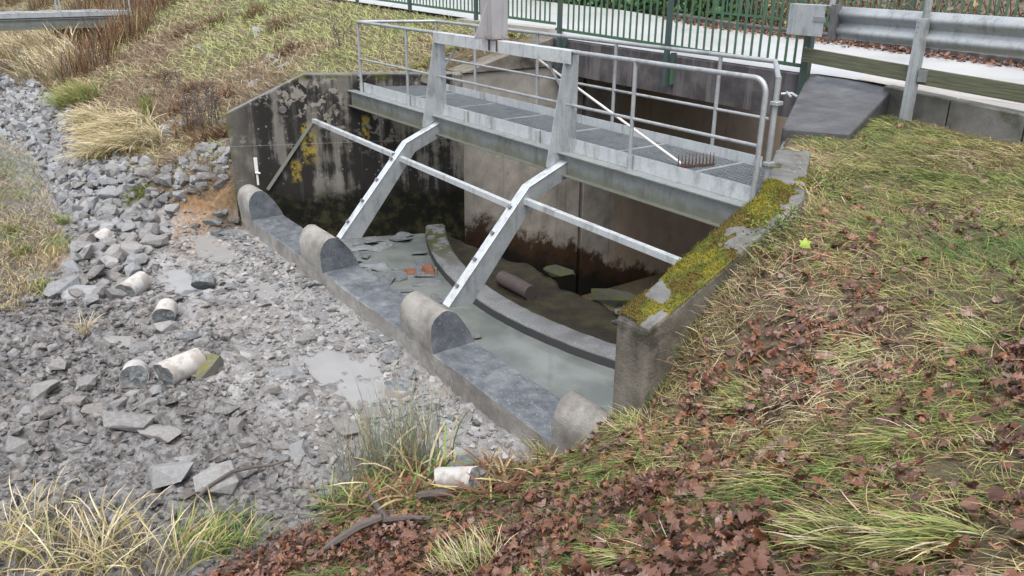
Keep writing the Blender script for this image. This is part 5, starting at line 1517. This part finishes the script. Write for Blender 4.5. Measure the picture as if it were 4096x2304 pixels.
# flat dry grass on the bed at far left
LG = [(-60, 325), (50, 355), (110, 440), (150, 560), (190, 640), (110, 720), (60, 790), (-60, 800)]
u = RNG.uniform(-60, 200, 9000); v = RNG.uniform(330, 800, 9000); k = in_poly(u, v, LG); u, v = u[k], v[k]
kk = 4096 / 2576; D = (u * kk - 2048)[:, None] * _r2 + (v * kk - 1152)[:, None] * _d2 + FOC * _fw
P = CAM + D * ((-2.3 - CAM[2]) / D[:, 2])[:, None]; P[:, 2] = ground(P[:, 0], P[:, 1]); n = len(P)
ok = fbm(P[:, 0] * 0.9, P[:, 1] * 1.4, 3, 161) > -0.13; P = P[ok]; n = len(P)
N_ = np.tile(np.array([[0, 0, 1.0]]), (n, 1)); tn = fbm(P[:, 0] * 0.8, P[:, 1] * 0.9, 3, 163)
col = np.where((tn > 0.06)[:, None], mixcol(n, ['green', 'yg'], [1, 2]), mixcol(n, ['straw', 'brown', 'pale'], [4, 3, 2]))
blades("bed_grass", P, N_, hdir(N_, RNG.uniform(0, 6.28, n)), RNG.uniform(0.08, 0.28, n), RNG.uniform(0.006, 0.012, n), RNG.uniform(0.2, 0.9, n), RNG.uniform(1.1, 1.8, n), col, segs=2)

# ------------------------------------------------------------------ tussocks and weeds, one by one
def tussock(name, label, cat, p, n, rad, L, W, th0, th1, cols, w, ang=None, spread=3.14, segs=4, group=None, squash=1.0, slope=False):
    p = np.asarray(p, float); r = rad * np.sqrt(RNG.uniform(0, 1, n)); a = RNG.uniform(0, 6.283, n)
    x = p[0] + r * np.cos(a) * squash; y = p[1] + r * np.sin(a)
    P = np.column_stack([x, y, ground(x, y)]); N_ = gnormal(x, y) if slope else np.tile(np.array([[0, 0, 1.0]]), (n, 1))
    h = (ang if ang is not None else 0) + (RNG.normal(0, spread, n) if ang is not None else RNG.uniform(0, 6.283, n))
    o = blades(name, P, N_, hdir(N_, h), RNG.uniform(*L, n), RNG.uniform(*W, n), RNG.uniform(*th0, n), RNG.uniform(*th1, n), mixcol(n, cols, w), segs=segs, kind=None, loc=tuple(p))
    return tag(o, label, cat, group)
def damat(dx, dy): return dam_pts(1, [(dx - 1, dy - 1), (dx + 1, dy - 1), (dx + 1, dy + 1), (dx - 1, dy + 1)])[0]
DWN = math.radians(250)
for k, (dx, dy) in enumerate([(255, 360), (300, 345), (345, 330), (320, 375), (270, 395), (370, 365), (240, 320)]):
    tussock("dry_grass_tussock", ["lowest-left straw-pale arching tussock over the riprap", "straw-pale arching tussock in the middle of the row over the riprap", "straw-pale tussock nearest the dock stalks", "straw-pale tussock spilling lowest onto the riprap stones", "straw-pale tussock at the lower left of the pale clump", "rightmost straw-pale tussock over the riprap", "straw-pale tussock just below the yellow-green one"][k], "grass", damat(dx, dy), 420, 0.36, (0.5, 0.95), (0.008, 0.014), (0.1, 0.7), (1.5, 2.5), ['pale', 'straw', 'yg'], [5, 3, 1], DWN, 0.9, 5, "pale tussocks over the riprap")
tussock("green_grass_tussock", "yellow-green grass tussock behind the pale ones over the riprap", "grass", damat(205, 265), 700, 0.55, (0.5, 1.0), (0.008, 0.015), (0.1, 0.6), (1.0, 2.1), ['yg', 'lime', 'straw', 'green'], [4, 2, 3, 2], DWN, 1.0, 4)
tussock("green_grass_tussock", "small green rush tuft right of the pale tussock", "grass", damat(372, 300), 120, 0.12, (0.4, 0.7), (0.007, 0.011), (0.0, 0.25), (0.2, 0.6), ['green', 'yg'], [2, 2])
for k, (dx, dy) in enumerate([(40, 110), (90, 140), (140, 150), (60, 160), (10, 150), (110, 190), (170, 190), (0, 100), (130, 110)]):
    tussock("dry_reed_clump", "bleached tall dry grass clump under the far footbridge", "grass", damat(dx, dy), 240, 0.8, (0.7, 1.4), (0.018, 0.032), (0.0, 0.4), (0.7, 2.0), ['pale', 'straw', 'grey'], [5, 3, 1], DWN, 1.2, 4, "bleached grass under the far footbridge")
for k, (dx, dy) in enumerate([(200, 110), (250, 140), (300, 120), (230, 180), (180, 90), (270, 80), (310, 60), (340, 90), (215, 30), (110, 20), (30, 12), (290, 20), (400, 30), (355, 20)]):
    tussock("brown_weed_clump", "red-brown dead weed stems around the far footbridge end", "weed", damat(dx, dy), 260, 0.9, (0.6, 1.3), (0.014, 0.024), (0.0, 0.35), (0.1, 0.9), ['red', 'brown', 'straw', 'grey'], [4, 4, 1, 1], None, 3, 3, "dead weeds around the far footbridge")
for k, (dx, dy, s) in enumerate([(540, 60, 1.0), (455, 90, .8), (520, 355, 0.7), (560, 340, 0.6), (490, 230, .6), (560, 250, .5), (640, 40, .7), (700, 70, .6), (450, 280, .6), (480, 330, .7), (730, 130, .5), (420, 200, .5)]):
    tussock("dead_fern", "rust-brown dead fern clump on the left grass slope", "weed", damat(dx, dy), 170, 0.35 * s + 0.1, (0.25 * s + .1, 0.6 * s + .1), (0.010, 0.018), (0.2, 0.9), (0.8, 1.9), ['red', 'brown', 'dark'], [4, 3, 2], None, 3, 3, "dead ferns on the left slope")
for k, (dx, dy) in enumerate([(450, 410), (500, 430), (545, 420), (420, 425), (560, 440)]):
    tussock("twig_tangle", "tangle of thin grey-brown dead stems above the riprap by the wall", "weed", damat(dx, dy), 130, 0.35, (0.3, 0.8), (0.006, 0.010), (0.6, 1.3), (1.2, 1.9), ['brown', 'grey', 'red'], [4, 3, 1], None, 3, 3, "dead stems by the wall")
for k, (dx, dy, h_) in enumerate([(478, 330, 1.0), (538, 330, 1.1), (545, 310, 0.9), (500, 340, 0.8), (520, 320, 1.0), (440, 240, .8), (860, 120, .6)]):
    p = damat(dx, dy); m_ = MB()
    for j in range(7):
        q = Vector(p.tolist()) + Vector((random.uniform(-.15, .15), random.uniform(-.15, .15), 0)); tp = q + Vector((random.uniform(-.2, .2), random.uniform(-.2, .2), h_ * random.uniform(0.6, 1)))
        m_.tube([q, (q + tp) / 2 + Vector((random.uniform(-.05, .05), 0, 0)), tp], [0.008, 0.006, 0.003], 4)
        for i in range(7):
            t_ = random.uniform(0.4, 1); c_ = q + (tp - q) * t_; m_.tube([c_, c_ + Vector((random.uniform(-.12, .12), random.uniform(-.12, .12), random.uniform(0, .08)))], [0.008, 0.003], 4)
    tag(m_.build("dock_stalk", M['bark'], loc=tuple(p)), "dark withered dock stalks standing on the left slope near the wall", "weed", "dock stalks on the left slope")
for k, (dx, dy) in enumerate([(128, 742), (110, 730), (330, 505), (360, 490), (28, 580), (60, 640), (160, 565)]):
    tussock("grass_tuft", "small green grass tuft at the edge of the stony bed on the left", "grass", at(dx, dy), 110, 0.12, (0.12, 0.28), (0.006, 0.010), (0.1, 0.8), (0.6, 1.5), ['green', 'yg', 'straw'], [3, 3, 1], None, 3, 3, "green tufts on the left of the bed")
tussock("dry_grass_tuft", "tiny bleached grass tuft alone on the left of the mud bed", "grass", at(215, 850), 45, 0.07, (0.15, 0.42), (0.006, 0.010), (0.0, 0.5), (0.6, 2.0), ['pale', 'straw'], [3, 2])

# rushes at the foot of the near bank
tussock("rush_clump", "tall grey-green rush clump in front of the weir", "rush", at(1010, 1190), 300, 0.34, (0.45, 1.05), (0.004, 0.008), (0.0, 0.3), (0.1, 0.75), ['rush', 'grey', 'yg', 'straw'], [5, 3, 1, 2], None, 3, 4, squash=1.0)
tussock("rush_clump", "thin outer rushes left of the tall clump", "rush", at(905, 1195), 120, 0.22, (0.35, 0.8), (0.004, 0.007), (0.0, 0.4), (0.2, 1.0), ['rush', 'grey', 'straw'], [3, 3, 2])
tussock("rush_clump", "leafy pale reed blades around the rush clump's foot", "rush", at(1040, 1205), 60, 0.38, (0.3, 0.7), (0.014, 0.024), (0.1, 0.7), (1.2, 2.4), ['lime', 'straw', 'pale', 'green'], [2, 2, 3, 2], segs=5)
tussock("dry_leaf_heap", "heap of brown dead reed leaves around the lilac core", "weed", at(1000, 1250), 420, 0.40, (0.2, 0.5), (0.012, 0.022), (0.8, 1.4), (1.4, 2.1), ['brown', 'red', 'straw', 'green'], [4, 3, 3, 1], None, 3, 4)
tussock("dry_leaf_heap", "brown dead reed leaves right of the lilac core", "weed", at(1260, 1215), 160, 0.35, (0.2, 0.45), (0.010, 0.018), (0.8, 1.4), (1.4, 2.0), ['brown', 'red', 'straw'], [4, 3, 3], None, 3, 4)
tussock("green_weed_clump", "dark green grass clump left of the dead reed leaves", "grass", at(880, 1270), 260, 0.28, (0.15, 0.4), (0.006, 0.014), (0.3, 1.1), (1.2, 2.0), ['green', 'yg', 'brown'], [4, 2, 2], None, 3, 4)
tussock("grass_tuft", "pale grass tuft at the leaf edge below the last slot", "grass", at(1390, 1160), 200, 0.15, (0.2, 0.42), (0.006, 0.011), (0.1, 0.7), (0.9, 2.0), ['pale', 'yg', 'straw', 'green'], [3, 2, 3, 1])
# bottom left: straw-coloured grass and green tuft
for k, (dx, dy) in enumerate([(60, 1380), (150, 1400), (240, 1390), (320, 1400), (110, 1330), (200, 1440), (20, 1440), (290, 1445), (390, 1445)]):
    tussock("straw_grass_clump", ["tall straw grass clump at the left edge of the bottom corner", "straw grass clump second from the left along the bottom", "straw grass clump in the middle of the bottom left stand", "straw grass clump nearest the fresh green tuft", "straw grass clump reaching highest onto the mud", "straw grass clump cut by the bottom edge, left of the middle", "straw grass clump in the very bottom left corner", "straw grass clump cut by the bottom edge before the green tuft", "rightmost straw grass clump at the bottom edge"][k], "grass", at(dx, dy), 55, 0.22, (0.22, 0.70), (0.006, 0.013), (0.0, 0.5), (0.8, 2.3), ['pale', 'straw', 'yg', 'grey'], [5, 4, 1, 1], None, 3, 5, "straw grass in the bottom left corner")
tussock("green_grass_tuft", "fresh green grass tuft beside the straw grass at the bottom left", "grass", at(500, 1395), 150, 0.25, (0.2, 0.5), (0.006, 0.013), (0.3, 1.0), (1.0, 1.8), ['green', 'yg', 'straw'], [3, 3, 2], math.radians(120), 0.8, 4)
tussock("green_grass_tuft", "thin green tuft right of the fresh green one at the bottom", "grass", at(600, 1385), 120, 0.2, (0.2, 0.45), (0.005, 0.010), (0.2, 0.9), (0.8, 1.7), ['green', 'yg', 'straw'], [3, 2, 1])
tussock("grass_tuft", "pale green fine grass tuft at the bottom centre", "grass", at(1180, 1440), 220, 0.18, (0.12, 0.30), (0.003, 0.006), (0.2, 0.9), (0.9, 1.6), ['yg', 'pale', 'green'], [3, 3, 2], math.radians(190), 0.9)
for k, (dx, dy, n_, lb) in enumerate([(2380, 1380, 1100, "large combed grass tussock with a bright green root at the lower right"), (1640, 1400, 420, "green combed tuft among leaves right of the bottom centre"), (2120, 1350, 500, "short green tuft among leaves left of the large combed tussock"), (2290, 1110, 600, "straw tussock with green heart in the middle of the right bank"), (1900, 1010, 520, "pale combed tussock on the bank below the wall end"), (1960, 1210, 420, "yellow-green mat of grass among the leaves in the lower middle"), (2450, 860, 420, "pale straw tussock at the right edge of the bank"), (2180, 880, 420, "straw tussock with a dry stalk below the yellow-green leaf"), (1600, 1075, 420, "pale grass hanging beside the last crest block"), (2240, 330, 500, "overhanging bright tussock at the foot of the guard rail post")]):
    tussock("combed_tussock", lb, "grass", at(dx, dy), int(n_ * 0.45), 0.12, (0.12, 0.34), (0.003, 0.006), (0.8, 1.3), (1.4, 1.7), ['yg', 'straw', 'pale', 'lime', 'green'], [4, 3, 3, 2, 2], math.radians(205 + 25 * math.sin(3.0 * k)), 0.45, 4, slope=True)
# green leafy weeds against the wall
def weed(name, label, p, n, rad, hgt, cols, w, ls=0.03):
    P = np.asarray(p) + np.column_stack([RNG.normal(0, rad, n), RNG.normal(0, rad, n), np.zeros(n)]); P[:, 2] = ground(P[:, 0], P[:, 1]) + RNG.uniform(0.0, hgt, n)
    N_ = RNG.normal(0, 0.6, (n, 3)) + np.array([0, 0, 1.0]); N_ /= np.linalg.norm(N_, axis=1, keepdims=True)
    o = blades(name, P, N_, hdir(N_, RNG.uniform(0, 6.28, n)), RNG.uniform(0.6, 1.4, n) * ls, RNG.uniform(0.3, 0.55, n) * ls, RNG.uniform(0.8, 1.4, n), RNG.uniform(1.2, 1.8, n), mixcol(n, cols, w), segs=2, kind="stuff", loc=tuple(p))
    return tag(o, label)
weed("leafy_weed", "blue-green leafy weed growing against the mossy wall", at(1935, 600), 900, 0.13, 0.22, ['lime', 'green', 'grey'], [2, 3, 2])
weed("leafy_weed", "small green weeds at the wall foot above the sloping moss", at(1880, 640), 500, 0.12, 0.12, ['green', 'lime', 'yg'], [3, 2, 2])
weed("leafy_weed", "light green weed beside the dry stump on the upper bank", at(2060, 480), 400, 0.14, 0.15, ['green', 'lime', 'yg'], [3, 2, 2])

# moss on the right wall's top
P_ = []; C_ = []; Vm = []; Fm = []; Cm = []
ST = [s for s in RS if s[0][1] < 1.3]
dense = []
for i in range(len(ST) - 1):
    for t_ in np.arange(0, 1, 0.085): dense.append((ST[i][0] * (1 - t_) + ST[i + 1][0] * t_, ST[i][1] * (1 - t_) + ST[i + 1][1] * t_))
nu = 15
for i, (p, nrm) in enumerate(dense):
    for j in range(nu):
        v = j / (nu - 1); q = p[:2] + nrm * (WT * (v * 1.02 - 0.01))
        m0 = float(fbm(np.array([q[0] * 4.0]), np.array([q[1] * 4.0]), 4, 171)[0])
        lvl = 0.11 - 0.22 * v + 0.13 * (p[1] < -0.95) - 0.30 * sstep(-0.1, 0.5, p[1])
        hgt = np.clip((m0 + lvl) * 0.22, -0.02, 0.032) + 0.012 * float(vnoise(np.array([q[0] * 40]), np.array([q[1] * 40]), 5)[0])
        edge = min(1, 4 * v + 0.35, 4 * (1 - v) + 0.1)
        Vm.append((q[0], q[1], p[2] + (hgt * edge if hgt > 0 else hgt) - 0.004))
        tn = 1.3 * float(fbm(np.array([q[0] * 5 + 5]), np.array([q[1] * 5]), 3, 177)[0])
        c_ = np.array((0.155, 0.14, 0.022)) if tn > 0.03 else (np.array((0.10, 0.078, 0.02)) if tn < -0.06 else np.array((0.10, 0.115, 0.024)))
        Cm.append(c_ * random.uniform(0.75, 1.2))
        if hgt > 0.006:
            for _ in range(8): P_.append((q[0] + random.uniform(-.015, .015), q[1] + random.uniform(-.015, .015), p[2] + hgt * edge - 0.006)); C_.append(c_ * random.uniform(0.55, 1.5))
ii = (np.arange(len(dense) - 1)[:, None] * nu + np.arange(nu - 1)[None]).ravel()
Vm = np.array(Vm); Fm = np.stack([ii, ii + 1, ii + nu + 1, ii + nu], 1)
zz = np.array([d[0][2] for d in dense]).repeat(nu)
up_ = (Vm[:, 2] - zz) > 0.0
Fm = Fm[up_[Fm].any(1)]
o = np_mesh("moss", Vm - np.array(RW.location), Fm, M['moss'], np.array(Cm), parent=RW, smooth=True); tag(o, "yellow-green moss cushions on the wall top", kind="stuff")
P_ = np.array(P_); n = len(P_); N_ = RNG.normal(0, 0.35, (n, 3)) + np.array([0, 0, 1.0]); N_ /= np.linalg.norm(N_, axis=1, keepdims=True)
blades("moss_fringe", P_ - np.array(RW.location), N_, hdir(N_, RNG.uniform(0, 6.28, n)), RNG.uniform(0.014, 0.036, n), RNG.uniform(0.006, 0.012, n), RNG.uniform(0, 0.7, n), RNG.uniform(0.5, 1.4, n), np.array(C_), segs=1, mat='moss', parent=RW)
# long dead grass leaning against the outer face of the same wall
n = 1500; y = RNG.uniform(-1.75, 1.1, n); x = np.where(y < -0.43, 8.99 - 0.03 * (y + 2.05), 8.97 - 0.68 * (y + 0.43)) + 0.03 + np.abs(RNG.normal(0, 0.13, n))
z = ground(x, y); N_ = np.tile(np.array([[0, 0, 1.0]]), (n, 1))
blades("wall_foot_grass", np.column_stack([x, y, z]), N_, hdir(N_, math.radians(215) + RNG.normal(0, 0.8, n)), RNG.uniform(0.08, 0.32, n), RNG.uniform(0.003, 0.006, n), RNG.uniform(0.3, 1.0, n), RNG.uniform(1.1, 2.0, n), mixcol(n, ['straw', 'brown', 'pale', 'yg', 'green'], [4, 4, 2, 2, 1]), segs=4, curl=0.8)
# moss on the outer face and the end of the same wall
n = 4200; t_ = RNG.uniform(0, 1, n); u = RNG.uniform(0, 1, n)
p0 = np.array(RWALL[0]); p1 = np.array(RWALL[1]); B = p0[None] * (1 - t_)[:, None] + p1[None] * t_[:, None]
P_ = B + np.column_stack([np.full(n, WT + 0.004), np.full(n, 0.01), -u ** 1.4 * 0.75])
k = fbm(P_[:, 1] * 3, P_[:, 2] * 3, 3, 181) > 0.02 + 0.10 * (t_ < 0.15); P_ = P_[k]; n = len(P_)
N_ = np.tile(np.array([[1.0, 0, 0.25]]), (n, 1)); N_ /= np.linalg.norm(N_, axis=1, keepdims=True)
blades("moss_fringe", P_ - np.array(RW.location), N_, hdir(N_, np.full(n, 1.57)) * 0 + np.array([[0.2, 0, -0.98]]), RNG.uniform(0.015, 0.04, n), RNG.uniform(0.006, 0.012, n), RNG.uniform(0.2, 0.8, n), RNG.uniform(0.8, 1.4, n), mixcol(n, ['yg', 'green', 'lime'], [3, 3, 1]) * 0.8, segs=1, mat='moss', parent=RW)

# grass spilling over the left wall's coping and onto the sloping cap
n = 2600; y = RNG.uniform(-0.9, 4.2, n); x = np.where(y < 1.75, -0.3 + 0.41 * y - 0.36, -1.35) - np.abs(RNG.normal(0, 0.12, n)); z = np.maximum(ground(x, y), np.where(y < 1.75, 0.02, 0.05 + 0.26 * (y - 2.0)))
N_ = np.tile(np.array([[0, 0, 1.0]]), (n, 1))
blades("coping_grass", np.column_stack([x, y, z]), N_, hdir(N_, RNG.normal(-0.4, 1.0, n)), RNG.uniform(0.1, 0.3, n), RNG.uniform(0.008, 0.014, n), RNG.uniform(0.3, 1.0, n), RNG.uniform(1.2, 2.0, n), mixcol(n, ['yg', 'straw', 'lime', 'pale'], [3, 3, 2, 1]), segs=3)

# ------------------------------------------------------------------ hedge and brush beyond the road
HG = thing("hedge", "dense green ivy hedge along the far side of the road", "hedge", (-9, 11.2, 0.6))
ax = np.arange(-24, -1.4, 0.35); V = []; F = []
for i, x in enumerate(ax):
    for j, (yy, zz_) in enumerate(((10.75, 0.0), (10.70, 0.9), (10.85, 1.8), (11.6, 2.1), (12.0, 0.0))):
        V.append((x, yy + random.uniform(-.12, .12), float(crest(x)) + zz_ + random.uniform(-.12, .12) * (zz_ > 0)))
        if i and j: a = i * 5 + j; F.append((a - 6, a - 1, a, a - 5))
m_ = MB().add(V, F); t = NT("hedge_shade"); t.set(Base_Color=(0.012, 0.016, 0.008, 1), Roughness=0.9); m_.build("shade_sheet", t.done(), HG)  # near-black sheet behind the leaves stands for the shade inside the hedge
n = 13000; x = RNG.uniform(-24.2, -1.2, n); f = RNG.uniform(0, 1.45, n); z = crest(x) + 0.05 + 1.98 * np.minimum(f, 1) + 0.12 * (f > 1) * RNG.uniform(0, 1, n); y = 10.68 + 0.12 * f + RNG.normal(0, 0.09, n) + np.where(f > 1, (f - 1) * 2.4, 0)
ek = RNG.uniform(0, 1, n) < 0.05; x = np.where(ek, -1.45 + RNG.normal(0, 0.1, n), x); y = np.where(ek, RNG.uniform(10.6, 12.0, n), y)
y = y + 0.35 * sstep(-2.6, -1.2, x) * 0
IV = np.array([(0, -0.5, 0), (0.42, -0.2, 0.05), (0.30, 0.2, 0.0), (0, 0.55, -0.08), (-0.30, 0.2, 0), (-0.42, -0.2, 0.05), (0, 0, 0.06)]); IF = np.array([(6, 0, 1), (6, 1, 2), (6, 2, 3), (6, 3, 4), (6, 4, 5), (6, 5, 0)])
Rv = rot_mats(n, 0.55); Tx = np.array([[1, 0, 0], [0, 0, -1], [0, 1, 0]], float)
lcol = np.array([(0.03, 0.075, 0.02), (0.05, 0.12, 0.03), (0.08, 0.16, 0.045), (0.12, 0.20, 0.06), (0.04, 0.09, 0.03)])
HRot = np.einsum('ij,njk->nik', Tx, rot_mats(n, 0.45)); a = RNG.uniform(-0.7, 0.7, n); Rz = np.zeros((n, 3, 3)); Rz[:, 0, 0] = np.cos(a); Rz[:, 0, 1] = -np.sin(a); Rz[:, 1, 0] = np.sin(a); Rz[:, 1, 1] = np.cos(a); Rz[:, 2, 2] = 1
o = merged("leaves", np.column_stack([x, y, z]) - np.array(HG.location), RNG.uniform(0.09, 0.17, n), Rz @ HRot, [(IV, IF)], lcol[RNG.integers(0, 5, n)] * RNG.uniform(0.8, 1.4, (n, 1)), M['ivy'], parent=HG)

for k in range(11):
    x0 = -1.6 + 1.35 * k; y0 = float(y_far(x0)) + 1.5 + random.uniform(-0.3, 0.5)
    SH = thing("bramble_shrub", "bare brown bramble brush behind the far green fence", "shrub", (x0, y0, float(crest(x0))), "bramble brush beyond the road")
    n = 260; P = np.column_stack([x0 + RNG.normal(0, 0.55, n), y0 + RNG.normal(0, 0.35, n), np.full(n, float(crest(x0)) - 0.1)]); N_ = np.tile(np.array([[0, 0, 1.0]]), (n, 1))
    blades("stems", P - np.array(SH.location), N_, hdir(N_, RNG.uniform(0, 6.28, n)), RNG.uniform(0.6, 2.0, n), RNG.uniform(0.008, 0.02, n), RNG.uniform(0, 0.5, n), RNG.uniform(0.3, 1.8, n), mixcol(n, ['brown', 'grey', 'red', 'dark'], [4, 3, 2, 2]), segs=4, mat='twig', parent=SH)
    n = 420; Pn = np.column_stack([x0 + RNG.normal(0, 0.6, n), y0 + RNG.normal(-0.1, 0.4, n), float(crest(x0)) + np.abs(RNG.normal(0, 0.6, n))])
    merged("leaves", Pn - np.array(SH.location), RNG.uniform(0.05, 0.11, n), rot_mats(n, 1.0), LB, np.array([PAL[q] for q in ('brown', 'red', 'straw', 'grey')])[RNG.integers(0, 4, n)] * RNG.uniform(0.7, 1.2, (n, 1)), M['leaf'], parent=SH)
